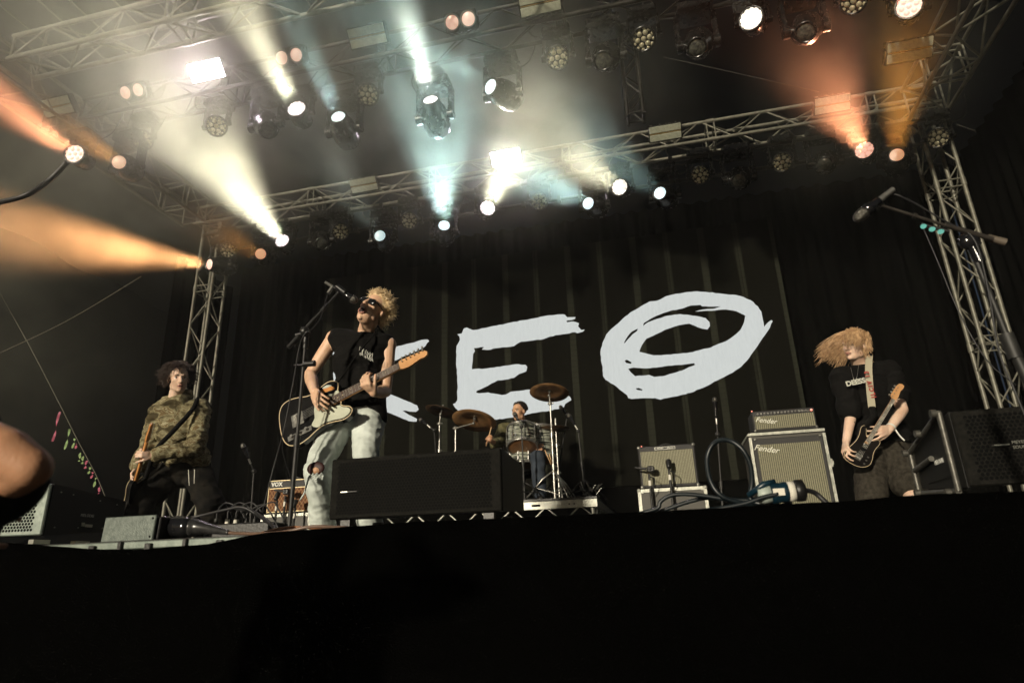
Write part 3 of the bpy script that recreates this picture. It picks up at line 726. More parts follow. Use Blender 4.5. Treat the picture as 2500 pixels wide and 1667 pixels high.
# ribbed multipin connector and its tapering cable
t = thing('multipin_connector', 'fat black ribbed cable connector lying beside the grey junction box', 'cable', at(400, 1288, 2.2)); settle()
p0, p1, p2, p3, p4 = at(400, 1285, 2.25), at(488, 1287, 2.25), at(560, 1300, 2.22), at(640, 1302, 2.18), at(760, 1285, 2.16)
r0 = .043; ax = (p1-p0)
MB().lathe([(0, 0), (r0*.9, 0), (r0, .01)]+[(r0*(1.0 if i % 2 else .86), .015+.0085*i) for i in range(13)]+[(r0*.8, .14), (0, .14)], p0, ax, 24).build('plug', M_blackgloss, t)
MB().tube(smooth_path([p0+ax*.8, p1, at(520, 1292, 2.24), p2], 8), [r0*.85*(1-i/30)+.001 for i in range(25)], 14).build('boot', noisy('boot_rubber', (.012, .012, .012), (.03, .03, .03), 30, .25), t)
MB().tube(smooth_path([at(505, 1290, 2.24), p2, p3, at(700, 1297, 2.15), p4, at(850, 1288, 2.2)], 8), .0062, 8).build('cord', noisy('tan_cord', (.10, .06, .04), (.16, .10, .07), 30, .4), t)
# stage box with plugs
t = thing('stage_box', 'black stage box with a row of plugged microphone cables', 'stage box', at(585, 1290, 2.7)); settle()
q = at(585, 1296, 2.7)
MB().box((q.x, 2.78, DECK+.05), (.30, .16, .09), bev=.006).build('box', M_black, t)
M_tape = principled('white_tape', (.62, .60, .52), .7); M_copper = principled('copper_brown', (.32, .14, .06), .6)
for i, (u, v, m) in enumerate([(528, 1262, M_stand), (555, 1262, M_tape), (576, 1262, M_tape), (601, 1268, M_stand), (622, 1262, M_stand)]):
    p = at(u, v+10, 2.72); pl = MB(); pl.cyl(p+Vector((0, 0, -.04)), p+Vector((0, 0, .012)), .0095, n=10); o = pl.build('plug', M_stand, t); settle()
    MB().cyl(p+Vector((0, 0, -.012)), p+Vector((0, 0, .008)), .0105, n=10).build('sleeve', m, o)
    MB().tube(smooth_path([p+Vector((0, 0, .01)), p+Vector((.003, 0, .05)), p+Vector((.03+.01*i, .02, .085)), p+Vector((.10, .03, .05)), p+Vector((.16, .02, -.03))], 6), .0038, 6).build('cord', M_cable, o)
cable('cable', 'black cable arching over the stage box from the left', [at(395, 1266, 2.5), at(470, 1262, 2.6), at(545, 1245, 2.6), at(592, 1238, 2.6), at(630, 1258, 2.6), at(672, 1288, 2.5)], .0062)
cable('cable', 'thick black cable running down right of the stage box', [at(575, 1240, 2.7), at(610, 1246, 2.65), at(640, 1262, 2.55), at(676, 1292, 2.4)], .008)
cable('cable', 'thin brown cable curving round the singer stand base', [at(640, 1300, 2.2), at(680, 1290, 2.4), at(720, 1286, 2.6), at(770, 1289, 2.5), at(820, 1288, 2.3)], .005, M_copper)

# ---------------------------------------------------------------- cases, amps
def case(name, label, x0, x1, z0, z1, y, depth, cat='flight case'):
    t = thing(name, label, cat, ((x0+x1)/2, y+depth/2, z0)); settle(); cx, cz, w_, h_ = (x0+x1)/2, (z0+z1)/2, x1-x0, z1-z0
    MB().box((cx, y+depth/2+.004, cz), (w_-.01, depth, h_-.01)).build('panel', M_case, t)
    e = MB(); k = .030
    for s in (-1, 1):
        e.box((cx+s*(w_/2-k/2), y+.004, cz), (k, .014, h_-2*k)); e.box((cx, y+.004, cz+s*(h_/2-k/2)), (w_, .014, k))
        e.box((cx+s*(w_/2-.003), y+depth/2+.012, z1-k/2), (.012, depth-.02, k-.002)); 
        e.box((cx+s*(w_/2-.004), y+.024, cz), (.011, .025, h_-2*k))
    e.build('edging', M_case_edge, t)
    for sx in (-1, 1):
        for sz in (-1, 1):
            if sz > 0 or True: MB().ball((cx+sx*(w_/2-.012), y+.004, cz+sz*(h_/2-.012)), .020, 10, 6).box((cx+sx*(w_/2-.03), y-.004, cz+sz*(h_/2-.02)), (.05, .006, .036)).build('corner', M_case_edge, t)
    return t
def grid_mat(name, base, line, ax, az, w_, rough=.7, diag=False, tone=None, bump=.3):
    m = principled(name, base, rough, 0, .25); t = m.node_tree; b = t.nodes['Principled BSDF']
    tc = t.nodes.new('ShaderNodeTexCoord'); sp = t.nodes.new('ShaderNodeSeparateXYZ'); t.links.new(tc.outputs['Object'], sp.inputs[0])
    def M2(op, a, bv=None):
        n = t.nodes.new('ShaderNodeMath'); n.operation = op
        for i, q in enumerate((a, bv)):
            if q is None: continue
            if isinstance(q, (int, float)): n.inputs[i].default_value = q
            else: t.links.new(q, n.inputs[i])
        return n.outputs[0]
    X = M2('DIVIDE', sp.outputs['X'], ax); Zz = M2('DIVIDE', sp.outputs['Z'], az)
    if diag: X, Zz = M2('ADD', X, Zz), M2('SUBTRACT', X, Zz)
    f1 = M2('LESS_THAN', M2('FRACT', X), w_); f2 = M2('LESS_THAN', M2('FRACT', Zz), w_)
    k = M2('MAXIMUM', f1, f2) if diag else M2('MULTIPLY', M2('ADD', f1, .30), M2('ADD', M2('MULTIPLY', f2, .25), .75))
    r = t.nodes.new('ShaderNodeMix'); r.data_type = 'RGBA'; r.inputs['A'].default_value = (*base, 1); r.inputs['B'].default_value = (*line, 1)
    t.links.new(k, r.inputs['Factor'])
    nz = t.nodes.new('ShaderNodeTexNoise'); nz.inputs['Scale'].default_value = 90; nz.inputs['Detail'].default_value = 3; t.links.new(tc.outputs['Object'], nz.inputs['Vector'])
    hs = t.nodes.new('ShaderNodeHueSaturation'); t.links.new(r.outputs['Result'], hs.inputs['Color'])
    mr = t.nodes.new('ShaderNodeMapRange'); mr.inputs[3].default_value = .6; mr.inputs[4].default_value = 1.4; t.links.new(nz.outputs['Fac'], mr.inputs[0]); t.links.new(mr.outputs[0], hs.inputs['Value'])
    t.links.new(hs.outputs[0], b.inputs['Base Color']); return m
M_silvercloth = grid_mat('silver_grille_cloth', (.035, .034, .022), (.22, .21, .14), .017, .013, .5)
M_silvercloth2 = grid_mat('silver_grille_cloth_fine', (.05, .048, .033), (.25, .24, .165), .015, .011, .5)
M_diamond = grid_mat('diamond_grille_cloth', (.10, .035, .012), (.30, .17, .07), .042, .062, .13, diag=True)
M_tolex = noisy('tolex', (.010, .009, .009), (.018, .017, .016), 150, .55, 0, .4, 300)
M_gold2 = principled('gold_piping', (.45, .36, .20), .4, .3)
# VOX combo
yv = 6.5; v0, v1 = at(650, 1256, yv), at(757, 1166, yv)
VX0, VX1, VZ0, VZ1 = v0.x, v0.x+.56, v0.z+.01, v1.z
case('flight_case', 'grey flight case under the brown diamond grille amplifier', VX0-.05, VX1+.0, DECK, VZ0-.012, yv-.02, .3)
t = thing('guitar_amplifier', 'black combo amplifier with brown diamond grille behind the singer leg', 'amplifier', ((VX0+VX1)/2, yv+.13, VZ0)); settle()
cx, W_, H_ = (VX0+VX1)/2, VX1-VX0, VZ1-VZ0
MB().box((cx, yv+.13, (VZ0+VZ1)/2), (W_, .26, H_), bev=.008).build('cabinet', M_tolex, t)
MB().box((cx, yv-.002, VZ0+H_*.375), (W_-.03, .012, H_*.70)).build('grille_cloth', M_diamond, t)
pp = MB()
for z in (VZ0+.012, VZ0+H_*.735, VZ1-.012): pp.box((cx, yv-.008, z), (W_-.02, .012, .008))
for s in (-1, 1): pp.box((cx+s*(W_/2-.010), yv-.0075, (VZ0+VZ1)/2), (.006, .010, H_-.036))
pp.build('piping', M_gold2, t)
text_mesh('lettering', 'VOX', face_M((VX0+.105, yv-.006, VZ0+H_*.86)), .062, M_white, t, .002, bold=.0025, spacing=1.05)
MB().tube(smooth_path([(cx-.08, yv+.1, VZ1), (cx, yv+.1, VZ1+.03), (cx+.08, yv+.1, VZ1)], 6), .008, 6).build('handle', M_black, t)
# small mic stands in front of amps
def short_mic(x, y, ztop, lab, kind=0, zb=DECK):
    t = thing('amp_microphone', lab, 'microphone', (x, y, zb)); settle()
    MB().cyl((x, y, zb+.02), (x, y, ztop-.06), .012, n=8).cyl((x, y, zb), (x, y, zb+.02), .10, .09, n=20).build('stand', M_stand, t)
    MB().cyl((x, y-.002, ztop-.17), (x, y-.002, ztop-.12), .014, n=8).build('collar', M_tape, t)
    if kind == 0:
        MB().lathe([(0, 0), (.020, 0), (.023, .02), (.026, .05), (.028, .075), (.024, .09), (0, .095)], (x, y-.03, ztop-.06), (0.05, .5, 1), 14).build('microphone', M_black, t)
    else:
        MB().cyl((x-.13, y-.02, ztop+.01), (x-.02, y-.02, ztop-.01), .010, .014, n=8).box((x+.02, y-.01, ztop-.015), (.075, .06, .06), bev=.012).build('microphone', M_black, t)
        MB().ball((x+.015, y-.042, ztop-.012), (.016, .006, .016), 12, 8).build('emblem', M_stand, t)
    MB().tube(smooth_path([(x, y-.02, ztop-.08), (x+.05, y-.05, ztop-.12), (x+.03, y-.06, ztop-.2), (x, y-.02, ztop-.26)], 6), .004, 6).build('cord', M_cable, t)
    return t
p = at(677, 1214, 6.35); short_mic(p.x, 6.35, p.z+.03, 'microphone on the left before the brown diamond grille', 0)
p = at(697, 1206, 6.35); short_mic(p.x, 6.35, p.z+.04, 'black microphone at the middle of the brown diamond grille', 1)
p = at(721, 1225, 6.35); short_mic(p.x, 6.35, p.z+.0, 'short microphone stand near the right end of the brown grille', 0)
# Combo on flight case
yf = 6.55; a, b = at(1556, 1091, yf), at(1703, 1190, yf)
FX0, FX1, FZ1, FZ0 = a.x, at(1692, 1083, yf).x+.012, a.z, at(1564, 1193, yf).z
case('flight_case', 'flight case with silver edges under the tweed grille combo', FX0-.035, FX1+.06, DECK, FZ0-.01, yf-.05, .5)
def famp(name, label, x0, x1, z0, z1, y, depth, cloth, topbar, logo=None):
    t = thing(name, label, 'amplifier', ((x0+x1)/2, y+depth/2, z0)); settle(); cx, w_ = (x0+x1)/2, x1-x0
    MB().box((cx, y+depth/2, (z0+z1)/2), (w_, depth, z1-z0), bev=.010).build('cabinet', M_tolex, t)
    MB().box((cx, y-.004, (z0+.03+z1-topbar)/2), (w_-.05, .014, z1-topbar-z0-.03)).build('grille_cloth', cloth, t)
    for sx in (-1, 1):
        for z in (z0+.012, z1-.012): MB().ball((cx+sx*(w_/2-.012), y-.002, z), (.018, .010, .018), 8, 6).build('corner', M_chrome, t)
    return t
t = famp('guitar_amplifier', 'black combo amplifier with pale grille and two microphones before it', FX0, FX1, FZ0, FZ1, yf, .25, M_silvercloth2, .055)
MB().box(((FX0+FX1)/2-.01, yf-.005, FZ1-.030), (.20, .008, .026)).build('name_plate', M_badge, t)
MB().box(((FX0+FX1)/2-.01, yf-.010, FZ1-.030), (.192, .006, .019)).build('name_plate', M_black, t)
text_mesh('lettering', 'Fender', face_M(((FX0+FX1)/2-.055, yf-.014, FZ1-.031)), .021, M_badge, t, .0006, shear=.3)
text_mesh('lettering', 'Deluxe', face_M(((FX0+FX1)/2+.040, yf-.014, FZ1-.031)), .021, M_badge, t, .0006, shear=.3)
MB().tube(smooth_path([((FX0+FX1)/2-.09, yf+.12, FZ1), ((FX0+FX1)/2, yf+.12, FZ1+.03), ((FX0+FX1)/2+.09, yf+.12, FZ1)], 6), .008, 6).build('handle', M_black, t)
M_redled = lamp_mat('red_indicator', (1.0, .12, .06), 1.6)
MB().ball((FX0+.04, yf+.03, FZ1+.006), .007, 8, 6).build('indicator', M_redled, t)
p = at(1583, 1142, yf-.12); short_mic(p.x, yf-.12, p.z, 'microphone turned sideways before the left half of the pale combo', 1, zb=DECK)
p = at(1632, 1133, yf-.12); short_mic(p.x, yf-.12, p.z+.02, 'upright microphone before the middle of the pale combo', 0, zb=DECK)
# bass cabinet in a flight case shell, with its head
yb = 6.0; tl, tr = at(1826, 1057, yb), at(2013, 1045, yb)
BX0, BX1, BZ1 = tl.x, tr.x, (tl.z+tr.z)/2
t = thing('bass_cabinet', 'tall bass speaker cabinet with pale grille in a silver edged case', 'speaker', ((BX0+BX1)/2, yb+.25, DECK)); settle()
MB().box(((BX0+BX1)/2, yb+.28, (DECK+BZ1)/2), (BX1-BX0-.01, .5, BZ1-DECK-.01)).build('case_shell', M_case, t)
e = MB(); k = .024
for s in (-1, 1):
    e.box(((BX0+BX1)/2+s*((BX1-BX0)/2-k/2), yb+.02, (DECK+BZ1)/2-.02), (k, .03, BZ1-DECK-.04)); e.box(((BX0+BX1)/2+s*((BX1-BX0)/2-.003), yb+.29, BZ1-k/2), (.012, .50, k-.002))
e.box(((BX0+BX1)/2, yb+.021, BZ1-k/2), (BX1-BX0, .032, k))
e.build('edging', M_case_edge, t)
MB().box(((BX0+BX1)/2, yb+.016, (DECK+BZ1)/2-.02), (BX1-BX0-.055, .02, BZ1-DECK-.07), bev=.004).build('cabinet', M_tolex, t)
MB().box(((BX0+BX1)/2, yb+.003, (DECK+BZ1)/2-.035), (BX1-BX0-.115, .012, BZ1-DECK-.15)).build('grille_cloth', M_silvercloth, t)
text_mesh('lettering', 'Fender', face_M((BX0+.13, yb-.006, BZ1-.15), up=(.22, 0, 1)), .072, M_logo, t, .003, shear=.35)
for sx in (-1, 1):
    MB().box(((BX0+BX1)/2+sx*((BX1-BX0)/2+.006), yb+.02, BZ1-.30), (.022, .03, .07), bev=.004).box(((BX0+BX1)/2+sx*((BX1-BX0)/2+.016), yb+.015, BZ1-.30), (.014, .012, .03)).build('latch', M_case_edge, t)
    MB().ball(((BX0+BX1)/2+sx*((BX1-BX0)/2-.05), yb-.002, BZ1-.062), .012, 8, 6).build('corner', M_chrome, t)
hx0, hx1, hz0, hz1 = at(1841, 1050, yb).x, at(1997, 1040, yb).x, BZ1+.006, at(1990, 992, yb).z
t = thing('amplifier_head', 'wide amplifier head with control strip on top of the bass cabinet', 'amplifier', ((hx0+hx1)/2, yb+.15, hz0)); settle()
hc, hw_ = (hx0+hx1)/2, hx1-hx0
MB().box((hc, yb+.15, (hz0+hz1)/2), (hw_, .28, hz1-hz0), bev=.008).build('cabinet', M_tolex, t)
MB().box((hc, yb+.002, hz0+(hz1-hz0)*.42), (hw_-.035, .012, (hz1-hz0)*.62)).build('grille_cloth', M_silvercloth, t)
MB().box((hc, yb+.004, hz1-.030), (hw_-.03, .012, .038)).build('control_panel', M_black, t)
kn = MB()
for i in range(15): kn.cyl((hx0+.05+i*.029, yb-.002, hz1-.030), (hx0+.05+i*.029, yb-.016, hz1-.030), .009, .007, n=10)
kn.build('knobs', M_chrome, t)
MB().ball((hx1-.03, yb-.004, hz1-.028), .010, 10, 6).build('indicator', M_redled, t)
MB().ball((hx0+.01, yb+.03, hz1+.006), .006, 8, 6).build('indicator', M_redled, t)
text_mesh('lettering', 'Fender', face_M((hx0+.11, yb-.006, hz0+(hz1-hz0)*.50), up=(.2, 0, 1)), .062, M_logo, t, .003, shear=.35)
text_mesh('lettering', 'Bassman', face_M((hx1-.085, yb-.004, hz1-.030), up=(.1, 0, 1)), .022, M_badge, t, .001, shear=.4)
for sx in (-1, 1): MB().ball((hc+sx*(hw_/2-.01), yb, hz0+.01), .013, 8, 6).build('corner', M_chrome, t)

# big rubber power cable with its blue connector, lying on the stage front
M_blue = noisy('blue_connector', (.002, .014, .024), (.004, .022, .036), 30, .35); M_rub = noisy('blue_rubber', (.002, .005, .007), (.006, .011, .014), 30, .42)
YC = 2.28
t = thing('power_cable', 'coiled thick dark blue power cable with a round standing loop', 'cable', at(1750, 1240, YC)); settle()
loop = [(1905, 1235), (1850, 1228), (1832, 1215), (1836, 1175), (1832, 1135), (1815, 1100), (1790, 1079), (1765, 1073), (1742, 1083), (1728, 1110), (1727, 1140), (1735, 1175), (1755, 1205), (1790, 1222), (1850, 1232), (1960, 1238)]
MB().tube(smooth_path([at(u, v, YC+.02*math.sin(i*.9)+.01*i/3) for i, (u, v) in enumerate(loop)], 8), .0082, 10).build('loop', M_rub, t)
coil = [(1560, 1254), (1605, 1240), (1612, 1225), (1635, 1210), (1670, 1206), (1720, 1210), (1780, 1219), (1850, 1222), (1890, 1228), (1860, 1240)]
MB().tube(smooth_path([at(u, v, YC+.05) for u, v in coil], 8), .0072, 10).build('loop', M_rub, t)
coil = [(1640, 1252), (1700, 1248), (1760, 1240), (1820, 1228), (1862, 1214), (1900, 1205)]
MB().tube(smooth_path([at(u, v, YC-.06) for u, v in coil], 8), .0072, 10).build('loop', M_rub, t)
coil = [(1600, 1252), (1690, 1222), (1745, 1214), (1800, 1220), (1880, 1218), (1930, 1226), (1900, 1236)]
MB().tube(smooth_path([at(u, v, YC+.09) for u, v in coil], 8), .0072, 10).build('loop', M_rub, t)
t = thing('power_connector', 'blue and white round power connector at the end of the coiled cable', 'connector', at(1900, 1200, YC)); settle()
A_, B_ = at(1850, 1208, YC-.03), at(1962, 1196, YC-.03); dd = (B_-A_)
L_ = dd.length
MB().lathe([(0, 0), (.026, 0), (.030, L_*.12), (.030, L_*.28), (0, L_*.28)], A_, dd, 18).build('socket', principled('grey_plastic', (.35, .40, .36), .5), t)
MB().lathe([(0, L_*.28), (.032, L_*.28), (.035, L_*.36), (.031, L_*.5), (.033, L_*.60), (.031, L_*.66), (0, L_*.66)], A_, dd, 18).build('body', M_blue, t)
MB().lathe([(0, L_*.66), (.0315, L_*.66), (.0315, L_*.80), (0, L_*.80)], A_, dd, 18).build('tape_band', M_tape, t)
MB().lathe([(0, L_*.80), (.031, L_*.80), (.035, L_*.84), (.034, L_*1.0), (.02, L_*1.04), (0, L_*1.04)], A_, dd, 18).build('gland', M_black, t)
MB().box(A_+dd*.43+Vector((0, -.033, 0)), (.035, .004, .022)).build('label_plate', M_tape, t)
MB().tube([A_+Vector((-.03, 0, .0)), A_+Vector((.02, -.02, .03)), A_+dd*.4+Vector((0, -.01, .036))], [.009, .011, .008], 8).build('lever', M_blue, t)
MB().tube(smooth_path([B_+dd*.03, at(1990, 1203, YC), at(2012, 1222, YC), at(2030, 1236, YC)], 6), .008, 8).build('cord', M_cable, t)

# ---------------------------------------------------------------- drum riser and kit
RY = 6.5; RZ = .60; rx1 = at(1457, 1208, RY).x; rx0 = rx1-2.44
t = thing('drum_riser', 'aluminium truss edged drum riser carrying the drum kit', 'riser', ((rx0+rx1)/2, RY+1.2, DECK)); settle()
MB().box(((rx0+rx1)/2, RY+1.22, RZ-.012), (rx1-rx0, 2.44, .02)).build('deck', M_black, t)
f = MB(); zt, zb = RZ-.065, RZ-.235
f.box(((rx0+rx1)/2, RY+.02, zt), (rx1-rx0, .04, .080), bev=.004).box(((rx0+rx1)/2, RY+.02, zb+.002), (rx1-rx0, .04, .032), bev=.003)
f.box((rx1-.02, RY+1.2, zt), (.04, 2.3, .078), bev=.004).box((rx1-.02, RY+1.2, zb), (.04, 2.3, .030))
f.build('frame', M_case_edge, t)
l = MB(); n = 14
for i in range(n):
    xa, xb = rx0+(rx1-rx0)*(i+.1)/n, rx0+(rx1-rx0)*(i+.9)/n
    za, zc = (zt-.035, zb+.015) if i % 2 else (zb+.015, zt-.035)
    l.cyl((xa, RY+.02, za), (xb, RY+.02, zc), .009, n=6)
for i in range(n): 
    ya, yb2 = RY+2.4*(i+.1)/n, RY+2.4*(i+.9)/n; za, zc = (zt-.035, zb+.015) if i % 2 else (zb+.015, zt-.035)
    l.cyl((rx1-.02, ya, za), (rx1-.02, yb2, zc), .009, n=6)
l.build('lacing', M_case_edge, t)
h = MB()
for px, pz in ((.12, 0), (.07, 0), (.74, 0), (.79, 0)): pass
h.box((rx1-.62, RY-.001, zt), (.09, .004, .022), bev=.0015).build('slot', M_hole, t)
for q in (.28, .23): MB().cyl((rx1-q, RY+.001, zt), (rx1-q, RY-.002, zt), .008, n=10).build('bolt_hole', M_hole, t)
for x in (rx0+.05, rx1-.055):
    for y in (RY+.06, RY+2.36): MB().cyl((x, y, DECK), (x, y, zb+.02), .024, n=10).cyl((x, y, zb+.02), (x, y, RZ-.1), .022, n=10).build('leg', M_case_edge, t)
M_oyster = noisy('oyster_wrap', (.03, .032, .028), (.42, .44, .36), 7, .18, .3, 0, detail=6, lo=.42, hi=.60, stretch=(1, 1, 9))
M_head = noisy('drum_head', (.16, .075, .03), (.26, .13, .055), 6, .3, 0, .05)
M_headw = noisy('coated_head', (.55, .52, .45), (.65, .62, .55), 10, .6)
M_bronze = noisy('cymbal_bronze', (.20, .11, .05), (.36, .20, .085), 9, .34, .45, .15, 60, stretch=(1, 1, 1))
M_bronze_dk = noisy('cymbal_dark', (.06, .036, .02), (.12, .07, .035), 9, .38, .5, .15, 60)
def drum(name, label, c, axis, R, H, lugs=8, bottom=None):
    c = Vector(c); ax = Vector(axis).normalized(); R3 = frame(ax)
    t = thing(name, label, 'drum', c); settle()
    MB().lathe([(R, 0), (R, H)], c-ax*H/2, ax, 40).build('shell', M_oyster, t)
    for s in (-1, 1):
        e = c+ax*s*H/2
        MB().lathe([(R+.004, -.014), (R+.012, -.014), (R+.012, .012), (R-.002, .012), (R+.002, 0)], e, ax*s, 40).build('hoop', M_chrome, t)
        MB().lathe([(R, .004), (R*.98, .006), (R*.5, .0065), (0, .0065)], e, ax*s, 40).build('drum_head', (M_head if s < 0 else M_headw) if bottom is None else bottom, t)
    for k in range(lugs):
        a = 2*PI*k/lugs+.2; d = R3@Vector((math.cos(a), math.sin(a), 0))
        MB().cyl(c+d*(R+.016)-ax*(H/2+.012), c+d*(R+.016)+ax*(H/2+.012), .0035, n=6).box(c+d*(R+.012)+ax*(H*.22), (.018, .018, .05), R3, bev=.004).box(c+d*(R+.012)-ax*(H*.22), (.018, .018, .05), R3, bev=.004).build('lug', M_chrome, t)
    return t
# rack tom tilted towards the drummer
td = 7.05; tc = at(1275, 1069, td); tom_ax = (-.06, .42, 1)
drum('rack_tom', 'striped silver rack tom with brown lower head in front of the drummer', tc, tom_ax, .165, .235, 8)
drum('snare_drum', 'snare drum half hidden below the rack tom', at(1278, 1122, 7.25), (0, .15, 1), .178, .14, 10)
ft = at(1318, 1085, 7.35); drum('floor_tom', 'dark floor tom at the drummer left hand side', (ft.x, 7.35, ft.z), (.0, .12, 1), .20, .36, 8)
kd = at(1236, 1180, 6.95); t = thing('bass_drum', 'black bass drum behind the big centre monitor', 'drum', (kd.x-.05, 6.98, RZ)); settle()
MB().lathe([(.275, 0), (.275, .42)], (kd.x-.12, 6.85, RZ+.29), (0, 1, 0), 40).build('shell', M_blackgloss, t)
MB().lathe([(.27, -.01), (.295, -.01), (.295, .025), (.275, .03)], (kd.x-.12, 6.85, RZ+.29), (0, 1, 0), 40).build('hoop', M_black, t)
MB().lathe([(0, .0), (.28, .002)], (kd.x-.12, 6.848, RZ+.29), (0, 1, 0), 40).build('drum_head', M_blackgloss, t)
for s in (-1, 1): MB().cyl((kd.x-.12+s*.2, 6.95, RZ+.15), (kd.x-.12+s*.36, 6.8, RZ+.0), .008, n=8).build('spur', M_chrome, t)
def tripod(mb, x, y, z0, zh, r=.34, rot=0.0, rr=.008):
    for k in range(3):
        a = rot+2*PI*k/3; e = Vector((x+r*math.cos(a), y+r*math.sin(a), z0+.012)); m = Vector((x, y, zh))
        mb.tube([m, m.lerp(e, .35)+Vector((0, 0, .03)), e], rr, 6); mb.cyl((x, y, z0+.10), m.lerp(e, .55), rr*.7, n=6); mb.ball(e, .014, 8, 6)
def stand_pole(mb, x, y, z0, z1, sections=3, r0=.014):
    for i in range(sections):
        a, b = z0+(z1-z0)*i/sections, z0+(z1-z0)*(i+1)/sections; mb.cyl((x, y, a), (x, y, b), r0-.003*i, n=10)
        if i: mb.cyl((x, y, a-.025), (x, y, a+.02), r0+.006, n=10); mb.cyl((x, y, a), (x+.035, y-.01, a), .005, n=6)
def cymbal(name, label, c, nrm, R, mat, stand=None, boom=None, rot=.4):
    c = Vector(c); n_ = Vector(nrm).normalized()
    t = thing(name, label, 'cymbal', c); settle()
    MB().lathe([(.009, .030), (R*.09, .029), (R*.15, .018), (R*.19, .010), (R*.6, .001), (R, -.014), (R, -.0155), (R*.6, -.0006), (R*.19, .0085), (R*.145, .016), (R*.085, .026), (.009, .027)], c, n_, 56).build('cymbal_plate', mat, t)
    s = MB()
    s.cyl(c-n_*.05, c+n_*.07, .005, n=8).cyl(c+n_*.03, c+n_*.045, .016, n=12).cyl(c-n_*.002, c+n_*.012, .018, n=12).cyl(c+n_*.06, c+n_*.075, .012, n=8).ball(c-n_*.05, .018, 10, 8)
    b = Vector(boom) if boom is not None else Vector((c.x, c.y, c.z-.12))
    s.cyl(c-n_*.05, b, .008, n=8); s.ball(b, .024, 10, 8); s.cyl(b+Vector((-.03, 0, 0)), b+Vector((.04, -.01, 0)), .008, n=8)
    stand_pole(s, b.x, b.y, RZ+.03, b.z, 3, .015); tripod(s, b.x, b.y, RZ, RZ+.34, .36, rot, .010)
    s.build('stand', M_chrome, t); return t
c = at(1341, 956, 7.0); cymbal('crash_cymbal', 'high crash cymbal on a tall chrome tripod stand right of the drummer', c, (.05, .26, 1), .225, M_bronze, boom=(at(1353, 1170, 7.0).x, 7.0, c.z-.14), rot=-PI/2+.55)
c = at(1158, 1024, 6.9); cymbal('ride_cymbal', 'large brown cymbal tilted towards the drummer on a boom arm', c, (.10, .34, 1), .255, M_bronze, boom=(at(1112, 1045, 6.95).x, 6.95, at(1112, 1045, 6.95).z), rot=.9)
c = at(1078, 1002, 7.2); cymbal('crash_cymbal', 'dark cymbal furthest left of the kit behind the big brown one', c, (.22, .20, 1), .20, M_bronze_dk, boom=(at(1073, 1025, 7.2).x, 7.2, c.z-.16), rot=.3)
c = at(1353, 1046, 7.25)
t = thing('hi_hat', 'pair of dark hi hat cymbals seen edge on beside the crash stand', 'cymbal', c); settle()
for s in (1, -1): MB().lathe([(.008, .03*s), (.05, .022*s), (.07, .008*s), (.175, 0), (.175, -.001*s), (.07, .006*s), (.008, .027*s)], c+Vector((0, 0, .006*s)), (.03, 0, 1), 44).build('cymbal_plate', M_bronze_dk, t)
s = MB(); bx = c.x+.02; stand_pole(s, bx, 7.25, RZ+.03, c.z+.12, 3, .014); tripod(s, bx, 7.25, RZ, RZ+.3, .28, .8, .008); s.box((bx, 7.05, RZ+.03), (.09, .28, .012)); s.build('stand', M_chrome, t)

# ---------------------------------------------------------------- microphones
M_mesh = noisy('mic_grille', (.05, .05, .045), (.16, .15, .13), 220, .35, .8, .5, 300)
def microphone(t, tip, tail, R=.025, xlr=M_chrome):
    """handheld vocal microphone: tip = centre of the ball grille, tail = cable end"""
    tip = Vector(tip); tail = Vector(tail); d = (tip-tail).normalized(); L = (tip-tail).length
    MB().lathe([(0, 0), (.011, 0), (.0125, .02), (.016, L*.55), (.021, L-.022), (R, L-.018), (R+.001, L-.010), (R-.002, L-.008)], tail, d, 20).build('microphone_body', M_blackgloss, t)
    MB().lathe([(R-.002, -.008), (R+.001, .0), (R-.0005, .014), (R*.75, .026), (R*.4, .033), (0, .036)], tip, d, 20).build('microphone_head', M_mesh, t)
    if xlr: MB().cyl(tail-d*.055, tail, .0085, .010, n=12).build('plug', xlr, t)
# singer's stand
sx_ = at(708, 1278, 3.2); YS = 3.2
t = thing('microphone_stand', 'straight black boom microphone stand in front of the singer', 'microphone stand', (sx_.x, YS, DECK)); settle()
pt = at(748, 812, YS)
base_x = at(705, 1300, YS).x; topx = pt.x
P1 = Vector((base_x, YS, DECK+.02)); P2 = pt
MB().lathe([(0, 0), (.13, 0), (.125, .018), (.05, .035), (.022, .05), (.022, .10), (0, .10)], (base_x, YS, DECK), (0, 0, 1), 28).build('base', M_stand, t)
MB().cyl(P1, P1.lerp(P2, .47), .0125, n=12).cyl(P1.lerp(P2, .45), P2, .0095, n=12).cyl(P1.lerp(P2, .43), P1.lerp(P2, .485), .017, n=12).build('pole', M_stand, t)
bA, bB = at(704, 848, YS-.06), at(825, 716, YS+.12)
MB().cyl(bA, bA.lerp(bB, .2), .013, n=10).cyl(bA.lerp(bB, .18), bB, .0085, n=10).cyl(bA.lerp(bB, .36), bA.lerp(bB, .52), .012, n=10).cyl(bA.lerp(bB, .66), bA.lerp(bB, .72), .013, n=10).build('boom', M_stand, t)
MB().ball(P2+Vector((0, -.02, .0)), .03, 12, 8).cyl(P2+Vector((-.05, -.03, -.02)), P2+Vector((.04, -.03, -.01)), .011, n=8).cyl(P2+Vector((0, 0, -.10)), P2, .016, n=10).build('joint', M_black, t)
tr_ = at(757, 876, YS)
MB().cyl(P1.lerp(P2, .83)+Vector((-.05, -.02, 0)), P1.lerp(P2, .83)+Vector((.09, -.02, -.012)), .006, n=6).cyl(P1.lerp(P2, .83)+Vector((.02, -.03, -.004)), P1.lerp(P2, .83)+Vector((.09, -.03, -.006)), .016, .018, n=14).build('cup_holder', M_black, t)
